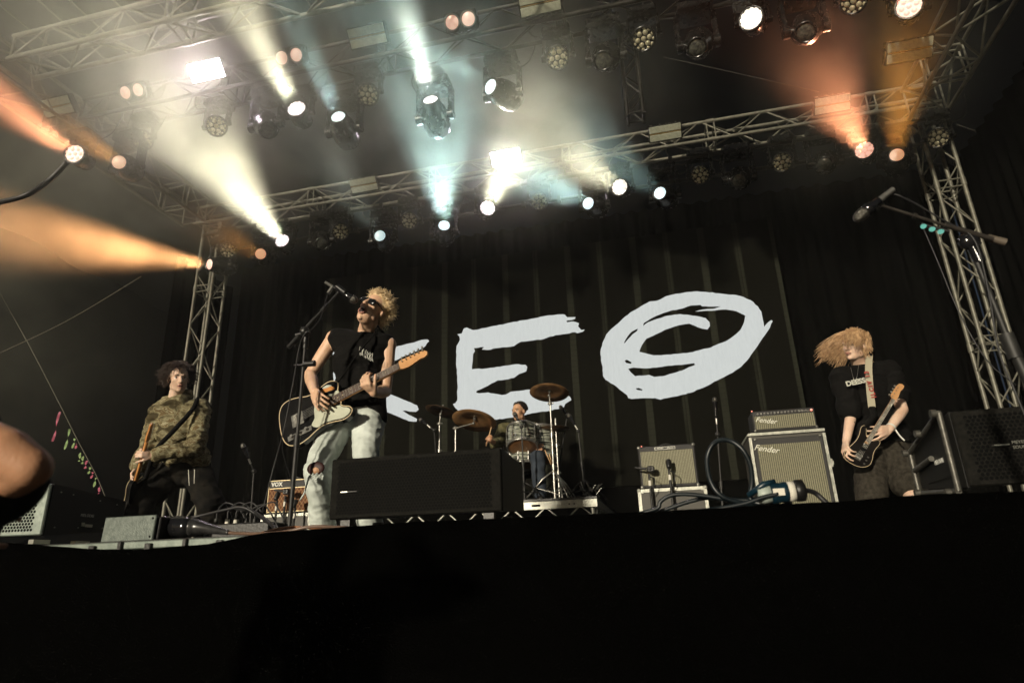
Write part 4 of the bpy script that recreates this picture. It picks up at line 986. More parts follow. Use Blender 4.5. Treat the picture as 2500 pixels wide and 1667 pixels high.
MB().cyl(bB, at(829, 703, YS+.12), .010, n=8).cyl(at(822, 700, YS+.12), at(843, 715, YS+.13), .019, .017, n=12).build('clip', M_black, t)
mt, ml_ = at(861, 730, YS+.16), at(812, 700, YS+.10)
m_t = thing('microphone', 'black vocal microphone held at the singer mouth by the boom stand', 'microphone', mt); settle()
microphone(m_t, mt, ml_)
MB().cyl(at(812, 700, YS+.10), at(801, 716, YS+.09), .011, n=10).build('plug', M_chrome, m_t)
MB().tube(smooth_path([at(800, 718, YS+.09), at(792, 745, YS+.05), at(783, 775, YS+.02), at(765, 800, YS-.02), at(742, 818, YS-.05), at(730, 850, YS-.03), at(718, 920, YS-.04), at(703, 1000, YS-.05), at(690, 1060, YS-.06), at(668, 1140, YS-.1), at(640, 1250, YS-.1)], 8), .0034, 6).build('cord', M_cable, m_t)
# near stand at the right edge
YN = 2.0
t = thing('microphone_stand', 'near black boom stand at the right with teal picks clipped on it', 'microphone stand', at(2520, 1300, YN)); settle()
pj = at(2368, 598, YN); pb = Vector((at(2535, 1060, YN).x+.06, YN, DECK)); pm_ = at(2462, 830, YN)
MB().cyl(pb, pm_, .0140, n=14).cyl(pm_, pj, .0082, n=12).cyl(pm_+(pj-pm_)*-.18, pm_+(pj-pm_)*.06, .0185, n=14).build('pole', M_stand, t)
MB().lathe([(0, 0), (.13, 0), (.125, .018), (.03, .04), (.02, .08), (0, .08)], pb, (0, 0, 1), 28).build('base', M_stand, t)
b1, b2, b3 = at(2153, 502, YN-.05), at(2358, 566, YN-.02), at(2455, 592, YN)
MB().cyl(b1, b2, .0048, n=10).cyl(b2.lerp(b1, .25), b3.lerp(b2, .32), .0078, n=10).cyl(b1.lerp(b2, .38), b1.lerp(b2, .42), .0085, n=10).build('boom', noisy('stand_satin', (.10, .09, .08), (.16, .14, .12), 30, .28, .8), t)
MB().cyl(at(2410, 580, YN), b3, .0105, .0115, n=12).build('counterweight', principled('brown_weight', (.10, .08, .06), .6), t)
MB().ball(at(2366, 588, YN), (.030, .020, .030), 14, 10).cyl(at(2352, 572, YN), at(2390, 600, YN), .012, n=10).cyl(at(2376, 606, YN), at(2393, 640, YN), .016, n=12).build('joint', M_blackgloss, t)
MB().tube([at(2154, 502, YN-.05), at(2146, 496, YN-.05), at(2138, 500, YN-.05)], .009, 8).build('clip', M_black, t)
hA, hB = at(2250, 548, YN-.04), at(2318, 566, YN-.04)
ph = MB().cyl(hA, hB, .006, n=8).build('pick_holder', M_black, t); settle()
M_pick = principled('teal_pick', (.10, .42, .42), .4, 0, .5)
for u, v in ((2254, 553), (2275, 560), (2296, 566)):
    q = at(u, v, YN-.045); f2 = face_M(q, -ray(u, v)); poly = [(math.cos(a)*.0085*(1.0+.12*math.cos(a-.4)), math.sin(a)*.0070) for a in [k*2*PI/18 for k in range(18)]]
    MB().prism(poly, f2, -.0008, .0008).build('pick', M_pick, ph)
m_t = thing('microphone', 'black vocal microphone on the near boom against the dark at right', 'microphone', at(2106, 520, YN)); settle()
microphone(m_t, at(2107, 521, YN-.06), at(2147, 489, YN-.06), R=.0185)
MB().tube(smooth_path([at(2150, 487, YN-.06), at(2160, 478, YN-.06), at(2178, 474, YN-.05), at(2200, 480, YN-.05), at(2240, 500, YN-.04), at(2290, 530, YN-.03), at(2330, 552, YN-.02), at(2370, 575, YN-.02), at(2392, 620, YN-.02), at(2415, 720, YN-.02), at(2440, 860, YN-.02), at(2480, 960, YN-.02), at(2530, 1080, YN-.02)], 8), .0028, 6).build('cord', M_cable, m_t)
# other stands
def simple_stand(lab, base, top, head, mic_len=.16, zb=DECK):
    base = Vector((base.x, base.y, zb)); t = thing('microphone_stand', lab, 'microphone stand', base); settle()
    mb = MB().cyl(base, base.lerp(top, .55), .011, n=8).cyl(base.lerp(top, .5), top, .008, n=8).cyl(base.lerp(top, .48), base.lerp(top, .55), .016, n=8); tripod(mb, base.x, base.y, zb, zb+.2, .25, .6, .008); mb.ball(top, .022, 10, 8)
    mb.build('stand', M_stand, t)
    d = (head-top).normalized(); MB().cyl(top, head-d*mic_len, .007, n=8).build('boom', M_stand, t)
    microphone(t, head, head-d*mic_len, .023); return t
simple_stand('dark microphone stand between the camouflage guitarist and the brown grille amplifier', at(617, 1240, 5.6), at(620, 1150, 5.6), at(594, 1090, 5.5), .13)
simple_stand('dark microphone stand before the screen left of the bass cabinet', at(1758, 1235, 6.2), at(1752, 1060, 6.2), at(1745, 978, 6.2), .17)
simple_stand('microphone stand with boom in front of the drummer face', Vector((at(1285, 1255, 6.8).x, 6.75, 0)), at(1273, 1042, 6.75), at(1258, 1012, 6.78), .10, RZ)
simple_stand('drum microphone at far left of the kit on a low boom', at(1073, 1190, 7.3), at(1060, 1050, 7.1), at(1028, 1026, 7.1), .10, RZ)
simple_stand('overhead microphone on a boom right of the crash cymbal', Vector((at(1432, 1255, 6.9).x, 6.9, 0)), at(1412, 1052, 6.9), at(1390, 1016, 6.9), .12, RZ)
simple_stand('second overhead microphone leaning in above the hi hat', Vector((at(1350, 1255, 7.6).x, 7.6, 0)), at(1385, 1014, 7.4), at(1370, 995, 7.3), .10, RZ)
# loose hardware at the riser's right corner
t = thing('hardware_bag', 'small heap of chrome drum hardware on the riser corner', 'hardware', at(1440, 1200, 6.8)); settle()
random.seed(3); mb = MB(); q = at(1440, 1200, 6.8)
for i in range(16):
    a = Vector((q.x+random.uniform(-.09, .1), 6.8+random.uniform(-.1, .1), RZ+random.uniform(.01, .12))); mb.cyl(a, a+Vector((random.uniform(-.06, .06), random.uniform(-.05, .05), random.uniform(-.03, .08))), random.uniform(.004, .010), n=7)
mb.build('clamps', M_chrome, t)

# ---------------------------------------------------------------- wires, bunting
cable('guy_wire', 'thin pale rope crossing the dark at the left edge', [at(-40, 880, 7), at(160, 785, 7), at(345, 675, 7)], .005, M_alu, 'rope')
cable('guy_wire', 'thin rope at the upper right beyond the tower', [at(2335, 305, 9), at(2430, 335, 9), at(2540, 362, 9)], .010, M_alu_dark, 'rope')
cable('guy_wire', 'faint wire high up between middle truss and side truss', [at(1620, 140, 9), at(1800, 180, 9), at(2000, 225, 9)], .006, M_alu_dark, 'rope')
cable('cable', 'black cable hanging in a bow left of the salmon lamp', [at(165, 395, 4.6), at(120, 440, 4.6), at(60, 478, 4.5), at(-30, 500, 4.5)], .028)
cable('cable', 'thin black cable sagging behind the near boom stand', [at(2255, 560, 6), at(2290, 640, 6), at(2345, 770, 6), at(2410, 880, 6), at(2480, 940, 6)], .006)
t = thing('bunting', 'line of pink and green ribbons slanting across the dark tent at left', 'bunting', at(140, 950, 9)); settle()
bp = [at(0, 715, 10), at(75, 850, 10), at(145, 985, 10), at(190, 1075, 10), at(235, 1160, 10), at(262, 1225, 10)]
sp_ = smooth_path(bp, 10); MB().tube(sp_, .006, 5).build('cord', M_alu, t)
M_pk = principled('ribbon_pink', (.36, .06, .12), .6); M_gr = principled('ribbon_green', (.20, .30, .11), .6)
for i, (u, v, L, m) in enumerate([(146, 1005, 72, M_pk), (170, 1047, 50, M_gr), (182, 1070, 26, M_gr), (187, 1083, 14, M_pk), (199, 1100, 26, M_gr), (205, 1112, 20, M_gr), (212, 1124, 20, M_pk), (220, 1140, 16, M_gr), (226, 1152, 16, M_pk), (234, 1166, 26, M_gr), (245, 1185, 20, M_pk)]):
    pth = smooth_path([at(u, v, 10), at(u-L*.10+2*math.sin(i), v+L*.35, 10), at(u-L*.15, v+L*.7, 10), at(u-L*.25, v+L, 10)], 5)
    mb = MB(); vs = []
    for k, q in enumerate(pth): a = .8*math.sin(k*.6+i); o_ = Vector((math.cos(a), math.sin(a), 0))*.020; vs += [q-o_, q+o_]
    mb.add(vs, [(2*k, 2*k+1, 2*k+3, 2*k+2) for k in range(len(pth)-1)], True); mb.build('ribbon', m, t)

# ================================================================== PEOPLE
random.seed(11)
def skin_mat(name, c1, c2):
    m = noisy(name, c1, c2, 9, .48, 0, .12, 160, detail=6, spec=.4); b = m.node_tree.nodes['Principled BSDF']
    b.inputs['Subsurface Weight'].default_value = .12; b.inputs['Subsurface Radius'].default_value = (.02, .008, .004); b.inputs['Subsurface Scale'].default_value = .3
    return m
M_skin = skin_mat('skin', (.60, .37, .24), (.72, .48, .33))
M_skin2 = skin_mat('skin_pale', (.60, .40, .29), (.72, .52, .40))
M_skin3 = skin_mat('skin_tan', (.40, .22, .13), (.50, .29, .17))
M_lips = principled('lips', (.46, .22, .17), .45); M_mouth = principled('mouth_inside', (.03, .006, .005), .6); M_teeth = principled('teeth', (.7, .68, .6), .3)
M_eye = principled('eye_white', (.55, .53, .5), .2); M_iris = principled('iris', (.02, .015, .01), .15); M_brow = principled('eyebrow', (.06, .035, .02), .8)
class Prims(MB):
    def cap(s, a, b, ra, rb=None, flat=None):
        a = Vector(a); b = Vector(b); rb = ra if rb is None else rb
        s.ball(a, ra, 14, 9); s.ball(b, rb, 14, 9)
        if (b-a).length > 1e-4: s.cyl(a, b, ra, rb, 14)
        return s
    def limb(s, pts, rs):
        for i in range(len(pts)-1): s.cap(pts[i], pts[i+1], rs[i], rs[i+1])
        return s
def remeshed(name, mb, voxel, smooth, mat, parent, folds=None, uvkind=None):
    me = bpy.data.meshes.new('t'); me.from_pydata(mb.v, [], mb.f); me.update()
    o = bpy.data.objects.new('t', me); link(o)
    r = o.modifiers.new('r', 'REMESH'); r.mode = 'VOXEL'; r.voxel_size = voxel; r.use_smooth_shade = True
    if smooth: sm_ = o.modifiers.new('s', 'SMOOTH'); sm_.iterations = smooth; sm_.factor = .6
    settle()
    m2 = bpy.data.meshes.new_from_object(o.evaluated_get(bpy.context.evaluated_depsgraph_get()))
    bpy.data.objects.remove(o)
    n = len(m2.vertices); co = np.empty(n*3, 'f'); m2.vertices.foreach_get('co', co); co = co.reshape(n, 3)
    if folds:
        no = np.empty(n*3, 'f'); m2.vertices.foreach_get('normal', no); no = no.reshape(n, 3)
        for amp, sx, sy, sz, seed, ridge in folds:
            d = np.empty(n, 'f')
            for i in range(n):
                p = co[i]; q = noise.noise(Vector((p[0]*sx+seed, p[1]*sy+seed*2, p[2]*sz)))
                d[i] = (1-abs(q)*2.2) if ridge else q
            co = co + no*(d*amp)[:, None]
    Mi = np.array(parent.matrix_world.inverted())
    co = co@Mi[:3, :3].T + Mi[:3, 3]
    m2.vertices.foreach_set('co', co.astype('f').ravel()); m2.polygons.foreach_set('use_smooth', [True]*len(m2.polygons)); m2.update()
    m2.materials.clear(); m2.materials.append(mat)
    m2.name = name
    ob = bpy.data.objects.new(name, m2); link(ob); ob.parent = parent
    return ob
def head_prims(P, O, f, u, s=1.0, neck=None, mouth_open=0.0):
    """O = point between the eyes on the face surface; f forward, u up"""
    f = Vector(f).normalized(); u = Vector(u); u = (u-f*u.dot(f)).normalized(); r = f.cross(u)
    R3 = Matrix((r, f, u)).transposed(); c = Vector(O)-f*.082*s
    L = lambda x, y, z: c+R3@Vector((x*s, y*s, z*s))
    P.ball(L(0, -.018, .035), (.073*s, .094*s, .084*s), 20, 14, R=R3)
    P.ball(L(0, .030, -.018), (.061*s, .056*s, .080*s), 18, 12, R=R3)
    P.ball(L(0, .024, -.070-mouth_open*.02), (.050*s, .052*s, .044*s), 16, 10, R=R3)
    P.ball(L(0, .060, -.096-mouth_open*.022), (.022*s, .018*s, .017*s), 12, 8, R=R3)
    for sx in (-1, 1):
        P.ball(L(sx*.040, .052, -.024), (.020*s, .020*s, .020*s), 10, 8); P.ball(L(sx*.026, .076, .020), (.026*s, .011*s, .009*s), 12, 8, R=R3)
        P.ball(L(sx*.011, .092, -.037), (.009*s, .009*s, .008*s), 10, 8); P.ball(L(sx*.075, -.014, -.010), (.009*s, .017*s, .030*s), 12, 8, R=R3)
        P.ball(L(sx*.048, .0, -.060), (.016*s, .03*s, .03*s), 10, 8, R=R3)
    P.cap(L(0, .084, .010), L(0, .103, -.032), .0095*s, .0125*s)
    P.ball(L(0, .083, -.056), (.020*s, .010*s, .007*s), 12, 8, R=R3)
    if neck is not None:
        n = Vector(neck); P.cap(L(0, -.030, -.055), n, .053*s, .060*s); P.cap(L(0, -.005, -.075), n+f*.012, .045*s, .050*s)
    return L, R3
def face_parts(t, L, R3, s=1.0, eyes=True, mouth='closed', brow=M_brow, lips=M_lips):
    if eyes:
        for sx in (-1, 1):
            e = MB().ball(L(sx*.030, .0705, .001), (.0135*s, .009*s, .0075*s), 12, 8, R=R3).build('eye', M_eye, t); settle()
            MB().ball(L(sx*.030, .0775, .001), (.0055*s, .004*s, .0055*s), 10, 6, R=R3).build('iris', M_iris, e)
            MB().tube([L(sx*.014, .086, .018), L(sx*.028, .087, .024), L(sx*.046, .076, .020)], [.003*s, .0045*s, .002*s], 6).build('eyebrow', brow, t)
            MB().tube([L(sx*.017, .078, .007), L(sx*.030, .080, .0105), L(sx*.043, .072, .006)], [.002*s, .0024*s, .0016*s], 6).build('eyelid', brow, t)
    if mouth == 'closed':
        MB().tube([L(-.023, .084, -.063), L(-.008, .0935, -.060), L(.008, .0935, -.060), L(.023, .084, -.063)], [.002*s, .0042*s, .0042*s, .002*s], 8).tube([L(-.020, .083, -.066), L(0, .092, -.071), L(.020, .083, -.066)], [.002*s, .005*s, .002*s], 8).build('lips', lips, t)
    elif mouth == 'parted':
        MB().ball(L(0, .086, -.067), (.017*s, .007*s, .007*s), 12, 8, R=R3).build('mouth', M_mouth, t)
        MB().tube([L(-.022, .083, -.065), L(-.008, .093, -.0585), L(.008, .093, -.0585), L(.022, .083, -.065)], [.002*s, .004*s, .004*s, .002*s], 8).tube([L(-.020, .082, -.067), L(0, .091, -.0765), L(.020, .082, -.067)], [.002*s, .005*s, .002*s], 8).build('lips', lips, t)
    else:
        MB().ball(L(0, .079, -.077), (.021*s, .014*s, .020*s), 16, 10, R=R3).build('mouth', M_mouth, t)
        MB().tube([L(.024*math.cos(a), .086-.006*abs(math.cos(a)), -.076+.024*math.sin(a)) for a in [k*2*PI/20 for k in range(21)]], .0042*s, 7, cap=False).build('lips', lips, t)
        MB().tube([L(-.014, .089, -.062), L(0, .0935, -.060), L(.014, .089, -.062)], .0038*s, 6).build('teeth', M_teeth, t)
def hand_prims(P, wrist, d, n, curl, side=1, s=1.0, thumb=(.55, .6), spread=.10, thumb_curl=.5):
    """d: from wrist to knuckles; n: out of the palm; curl: three bend angles for each of the four fingers (index first)"""
    d = Vector(d).normalized(); n = Vector(n); n = (n-d*n.dot(d)).normalized(); x = d.cross(n)*side   # x points to the thumb side
    w = Vector(wrist)
    lens = [(.043, .026, .020), (.047, .030, .021), (.044, .028, .020), (.034, .021, .018)]
    kn = []
    for i in range(4):
        off = (.031-.0205*i)*s; base = w+d*(.083-.004*abs(i-1))*s+x*off
        kn.append(base); P.cap(w+x*off*.55+d*.01*s, base, .0145*s, .0115*s)
    P.ball(w+d*.045*s, (.036*s, .036*s, .016*s), 12, 8, R=Matrix((x, d, n)).transposed())
    for i in range(4):
        p = kn[i]; dirv = (d+x*spread*(1.2-i*.8)).normalized(); ang = 0; r = .0090*s if i < 3 else .0078*s
        c = curl[i] if hasattr(curl[0], '__len__') else curl
        for j in range(3):
            ang += c[j]; dd = (dirv*math.cos(ang)+n*math.sin(ang)).normalized(); q = p+dd*lens[i][j]*s
            P.cap(p, q, r*(1-.07*j), r*(1-.07*(j+1))); p = q
    tb = w+d*.022*s+x*.026*s; t1 = (d*thumb[0]+x*thumb[1]+n*.35).normalized(); m = tb+t1*.040*s
    t2 = (t1+n*thumb_curl+d*.3).normalized(); m2 = m+t2*.032*s; t3 = (t2+n*thumb_curl*.6).normalized()
    P.cap(w+x*.012*s, tb, .016*s, .0145*s); P.cap(tb, m, .0145*s, .011*s); P.cap(m, m2, .0108*s, .0098*s); P.cap(m2, m2+t3*.022*s, .0096*s, .0085*s)
def torso(P, pelvis, chest, shR, shL, neck, s=1.0, inf=0.0, hipw=.095):
    ax = (shL-shR).normalized(); fwd = ax.cross((neck-pelvis)).normalized()
    hR, hL = pelvis-ax*hipw*s, pelvis+ax*hipw*s
    Rm3 = Matrix((ax, fwd, ax.cross(fwd))).transposed()
    P.ball(pelvis, (.165*s+inf, .115*s+inf, .12*s+inf), 18, 12, R=Rm3)
    mid = pelvis.lerp(chest, .5); P.ball(mid, (.140*s+inf, .100*s+inf, .16*s+inf), 18, 12, R=Rm3)
    P.ball(chest, (.165*s+inf, .115*s+inf, .17*s+inf), 18, 12, R=Rm3)
    up = chest.lerp(neck, .55)
    for sh in (shR, shL):
        P.cap(sh, up, .058*s+inf, .085*s+inf); P.cap(sh, chest, .055*s+inf, .10*s+inf)
    P.cap(neck, up, .058*s+inf*.3, .07*s+inf)
    return hR, hL, ax, fwd
def strands(mb, roots, r=.0028, n=5, seg=8):
    for pts in roots:
        pts = [Vector(p) for p in pts]; k = len(pts)
        mb.tube(pts, [r*(1-.6*(i/(k-1))**2) for i in range(k)], n, cap=True)
def shoe(t, ankle, toe_dir, mat, zb=DECK, s=1.0):
    a = Vector(ankle); d = Vector(toe_dir); d.z = 0; d.normalize(); sd = Vector((-d.y, d.x, 0)); R3 = Matrix((sd, d, Vector((0, 0, 1)))).transposed()
    P = Prims(); P.ball(Vector((a.x, a.y, zb+.045))-d*.02, (.042*s, .06*s, .045), 14, 10, R=R3); P.ball(Vector((a.x, a.y, zb+.035))+d*.10, (.050*s, .085*s, .035), 14, 10, R=R3)
    P.cap(Vector((a.x, a.y, zb+.05))+d*.0, Vector((a.x, a.y, zb+.045))+d*.08, .042, .036); P.cap(a, Vector((a.x, a.y, zb+.05)), .042, .045)
    return remeshed('shoe', P, .008, 2, mat, t)

# ---------------------------------------------------------------- guitars
def outline_smooth(pts, n=4):
    P = pts; out = []; N = len(P)
    for i in range(N):
        a, b, c, d = [Vector((*P[(i+k-1) % N], 0)) for k in range(4)]
        for k in range(n):
            t = k/n; q = .5*((2*b)+(c-a)*t+(2*a-5*b+4*c-d)*t*t+(3*b-a-3*c+d)*t**3); out.append((q.x, q.y))
    return out
TELE = [(.065, .03), (.060, .060), (.070, .100), (.055, .130), (.015, .148), (-.035, .140), (-.085, .124), (-.135, .126), (-.195, .150), (-.255, .163), (-.300, .148), (-.326, .095), (-.331, .0), (-.322, -.08), (-.292, -.135), (-.235, -.160), (-.175, -.153), (-.115, -.130), (-.065, -.120), (-.005, -.131), (.055, -.149), (.100, -.141), (.120, -.115), (.108, -.086), (.078, -.066), (.060, -.046), (.065, -.03)]
PBASS = [(.05, .03), (.065, .055), (.12, .085), (.155, .115), (.145, .145), (.10, .150), (.03, .128), (-.05, .122), (-.13, .140), (-.21, .165), (-.28, .160), (-.325, .115), (-.335, .03), (-.325, -.06), (-.29, -.13), (-.23, -.168), (-.16, -.160), (-.09, -.135), (-.03, -.128), (.03, -.140), (.07, -.135), (.085, -.105), (.06, -.075), (.04, -.05), (.045, -.03)]
def frame_from(P0, P1, nhint):
    x = (P1-P0).normalized(); z = Vector(nhint); z = (z-x*z.dot(x)).normalized(); y = z.cross(x)
    m = Matrix((x, y, z)).transposed().to_4x4(); m.translation = P0; return m
def guitar(name, label, M, outline, body_m, edge_m, guard_m, neck_m, board_m, bass=False, fl=.455, guard=None, s=1.0, bridge=True, headm=None):
    t = thing(name, label, 'guitar' if not bass else 'bass guitar', mat=M); settle()
    S4 = M@Matrix.Scale(s, 4); T = lambda x, y, z: S4@Vector((x, y, z)); R3 = M.to_3x3()
    ol = outline_smooth(outline, 4)
    b = MB(); b.prism(ol, S4, -.040, -.002, 0, 1)
    # rounded binding edge
    n = len(ol); ring = []
    b.tube([T(x, y, -.0035) for x, y in ol]+[T(*ol[0], -.0035)], .0032*s, 6, mi=2, cap=False)
    b.build('body', [body_m, edge_m, M_bind], t)
    if guard:
        MB().prism(outline_smooth(guard, 3), S4, -.0015, .0015).build('pickguard', guard_m, t)
    hl = .18 if not bass else .20
    MB().add([T(x, y, z) for x in (0-.03, fl) for (y, z) in ((-.027 if x < .1 else -.021, .006), (.027 if x < .1 else .021, .006), (.024 if x < .1 else .018, -.010), (0, -.020), (-.024 if x < .1 else -.018, -.010))], [(0, 1, 6, 5), (1, 2, 7, 6), (2, 3, 8, 7), (3, 4, 9, 8), (4, 0, 5, 9), (4, 3, 2, 1, 0), (5, 6, 7, 8, 9)], True).build('neck', neck_m, t)
    fb = MB(); fb.add([T(x, y, z) for x, w_ in ((-.003, .028), (fl, .0215)) for (y, z) in ((-w_, .006), (w_, .006), (w_, .011), (-w_, .011))], [(0, 1, 5, 4), (1, 2, 6, 5), (2, 3, 7, 6), (3, 0, 4, 7), (3, 2, 1, 0), (4, 5, 6, 7)])
    fbo = fb.build('fretboard', board_m, t); settle()
    fr = MB(); scale = fl/(1-2**(-21/12)) if not bass else fl/(1-2**(-20/12))
    for k in range(1, 22 if not bass else 21):
        x = fl-scale*(1-2**(-k/12)); w_ = .028-(.0065)*(x/fl); fr.cyl(T(x, -w_, .0112), T(x, w_, .0112), .0013*s, n=6)
    fr.build('frets', M_chrome, fbo)
    dt = MB()
    for k in (3, 5, 7, 9, 12, 15, 17, 19):
        x = fl-scale*(1-(2**(-k/12)+2**(-(k-1)/12))/2)
        for y in ((0,) if k != 12 else (-.012, .012)): dt.cyl(T(x, y, .0108), T(x, y, .0116), .0032*s, n=10)
    dt.build('inlays', M_bind, fbo)
    if not bass: hp = [(fl, .021), (fl, -.021), (fl+.02, -.026), (fl+.05, -.025), (fl+.09, -.020), (fl+.13, -.012), (fl+.155, -.016), (fl+.175, -.008), (fl+.180, .012), (fl+.165, .030), (fl+.13, .036), (fl+.02, .040), (fl+.005, .034)]
    else: hp = [(fl, .021), (fl, -.021), (fl+.02, -.034), (fl+.05, -.038), (fl+.09, -.030), (fl+.13, -.022), (fl+.17, -.034), (fl+.205, -.030), (fl+.215, .000), (fl+.205, .030), (fl+.17, .048), (fl+.05, .055), (fl+.015, .048)]
    if not bass: hp = [(a, b-.010*min(1, (a-fl)/.05)) for a, b in hp]
    hp = hp[::-1]
    hd = MB().prism(hp, S4, -.008, .006).build('headstock', headm or neck_m, t); settle()
    for k in range(6 if not bass else 4):
        x = fl+.025+k*(.0265 if not bass else .042); y = .018 if not bass else .030
        p = MB().cyl(T(x, y, .004), T(x, y, .018), .0042*s if not bass else .007*s, n=8); p.cyl(T(x, y+.012, -.002), T(x, y+.034, -.002), .0035*s, n=6)
        p.ball(T(x, y+.036, -.002), (.007*s if not bass else .013*s,)*3, 8, 6).build('tuner', M_chrome, hd)
    if bridge:
        br = MB(); bx = -.215 if not bass else -.22
        br.box(T(bx, 0, .001), (.075*s, .085*s, .004), R3, bev=.001)
        for k in range(6 if not bass else 4): br.cyl(T(bx-.02, -.026+k*(.0105 if not bass else .0175), .007), T(bx+.0, -.026+k*(.0105 if not bass else .0175), .007), .004*s, n=8)
        br.build('bridge', M_chrome, t)
        MB().box(T(bx+.055 if not bass else -.10, 0, .006), (.028*s, .075*s, .012), R3, bev=.003).build('pickup', M_blackgloss, t)
        MB().box(T(-.02 if not bass else -.12, .005, .006), (.022*s, .068*s, .010), R3, bev=.003).build('pickup', M_chrome if not bass else M_blackgloss, t)
        c = MB().box(T(-.215, -.098, .001), (.155*s, .032*s, .003), R3, bev=.001) if not bass else MB()
        for x in (-.26, -.21, -.165): c.cyl(T(x, -.098, .002), T(x, -.098, .020), .0095*s, n=14)
        c.build('controls', M_chrome, t)
    st = MB()
    for k in range(6 if not bass else 4):
        y0 = (-.026+k*.0105) if not bass else (-.028+k*.0185); y1 = (-.017+k*.0068) if not bass else (-.016+k*.0107)
        st.cyl(T(-.20, y0, .012), T(fl, y1, .0135), .0006*s if not bass else .0013*s, n=5)
    st.build('strings', M_chrome, t)
    return t, T
M_bind = principled('cream_binding', (.60, .48, .30), .4)
M_tele = noisy('black_lacquer', (.006, .006, .006), (.012, .011, .010), 8, .16, 0, spec=.5)
M_cream = noisy('cream_pickguard', (.42, .44, .35), (.52, .54, .43), 12, .4)
M_bassb = noisy('dark_lacquer', (.006, .005, .005), (.012, .010, .009), 8, .4, 0, spec=.2)
M_maple = noisy('maple', (.50, .26, .11), (.62, .34, .15), 9, .32, stretch=(1, 1, 6))
M_rose = noisy('rosewood', (.035, .016, .010), (.07, .03, .018), 20, .4, stretch=(1, 8, 8))
M_sunb = noisy('amber_maple', (.45, .18, .05), (.60, .28, .09), 9, .3)

# ================================================================ singer
Ysg = 3.62
J = lambda u, v, Y=Ysg: at(u, v, Y)
sg = thing('person', 'person singing and playing guitar in sunglasses, sleeveless black top and torn pale jeans', 'person', (J(860, 1200).x, Ysg, DECK)); settle()
O = J(899, 735, 3.50)
f_, u_ = Vector((.0, -.95, .32)), Vector((.40, .25, .90))
neck = J(896, 806, 3.66); shR, shL = J(815, 826, 3.66), J(948, 842, 3.72); pelvis = J(868, 1008, 3.66); chest = J(880, 882, 3.68)
elR, wrR = J(757, 914, 3.66), J(768, 956, 3.38); elL, wrL = J(941, 955, 3.70), J(912, 958, 3.42)
P = Prims(); L, R3 = head_prims(P, O, f_, u_, 1.0, neck, 1.0)
hR, hL, ax, fw = torso(P, pelvis, chest, shR, shL, neck, .95)
P.limb([shR, shR.lerp(elR, .45), elR], [.050, .047, .038]); P.limb([elR, elR.lerp(wrR, .35), wrR], [.040, .042, .027])
P.limb([shL, shL.lerp(elL, .45), elL], [.050, .047, .038]); P.limb([elL, elL.lerp(wrL, .35), wrL], [.040, .042, .027])
knR, knL = J(774, 1150, 3.42), J(893, 1098, 3.50)
anR = Vector((J(792, 1300, 3.62).x, 3.62, DECK+.09)); anL = Vector((J(905, 1300, 3.80).x, 3.80, DECK+.09))
P.limb([hR, knR, anR], [.085, .055, .038]); P.limb([hL, knL, anL], [.085, .055, .038])
# strumming hand: over the strings, fingers hanging down and curled; fretting hand round the neck
hand_prims(P, wrR, J(784, 985, 3.30)-wrR, Vector((.55, .62, -.35)), [(.35, .5, .4), (.3, .5, .4), (.3, .45, .4), (.25, .4, .35)], side=-1, thumb=(.8, .5))
hand_prims(P, wrL, J(891, 936, 3.345)-wrL, Vector((.25, .9, .25)), [(.6, 1.1, .8), (.7, 1.1, .8), (.75, 1.1, .8), (.8, 1.1, .8)], side=-1, thumb=(.8, .5), spread=.14)
remeshed('body', P, .0052, 3, M_skin, sg)
face_parts(sg, L, R3, 1.0, eyes=False, mouth='open')
# sunglasses
g_ = MB()
for sx in (-1, 1): g_.ball(L(sx*.033, .0865, -.001), (.034, .010, .023), 18, 10, R=R3)
g_.tube([L(-.07, .055, .010), L(-.035, .092, .014), L(0, .100, .012), L(.035, .092, .014), L(.07, .055, .010)], .0035, 6)
for sx in (-1, 1): g_.tube([L(sx*.064, .066, .008), L(sx*.078, .03, .006), L(sx*.080, -.02, .0)], .003, 6)
g_.build('sunglasses', M_blackgloss, sg)
# curly blond hair
M_blond = noisy('blond_hair', (.48, .32, .15), (.92, .74, .48), 60, .45, 0, spec=.4, lo=.3, hi=.7)
hb = MB()
hb.ball(L(0, -.034, .050), (.083, .098, .086), 20, 14, R=R3); hb.ball(L(0, .040, .088), (.050, .030, .025), 14, 10, R=R3)
roots = []
random.seed(21)
while len(roots) < 2300:
    th, ph = random.uniform(0, 2*PI), math.asin(random.uniform(-.75, 1))
    x, y, z = math.cos(ph)*math.cos(th), math.cos(ph)*math.sin(th), math.sin(ph)
    if y > .40 and z < .40: continue
    if abs(x) > .75 and z < -.1 and y > -.2: continue
    if z < -.35 and y > -.1: continue
    b0 = L(x*.078, -.026+y*.094, .042+z*.082); nn = (R3@Vector((x, y*.8, z+.15))).normalized()
    Ln = random.choice((random.uniform(.015, .04), random.uniform(.02, .055))); rad = random.uniform(.005, .012); t1 = nn.orthogonal().normalized(); t2 = nn.cross(t1); a0 = random.uniform(0, 6.28); tw = random.choice((-1, 1))*random.uniform(5, 9)
    drift = Vector((random.uniform(-.3, .3), random.uniform(-.3, .3), random.uniform(-.5, .2)))
    roots.append([b0+(nn+drift*k/9)*Ln*k/9+(t1*math.cos(a0+tw*k/9)+t2*math.sin(a0+tw*k/9))*rad*min(1, k/2) for k in range(10)])
strands(hb, roots, .0019, 4)
hb.build('hair', M_blond, sg)
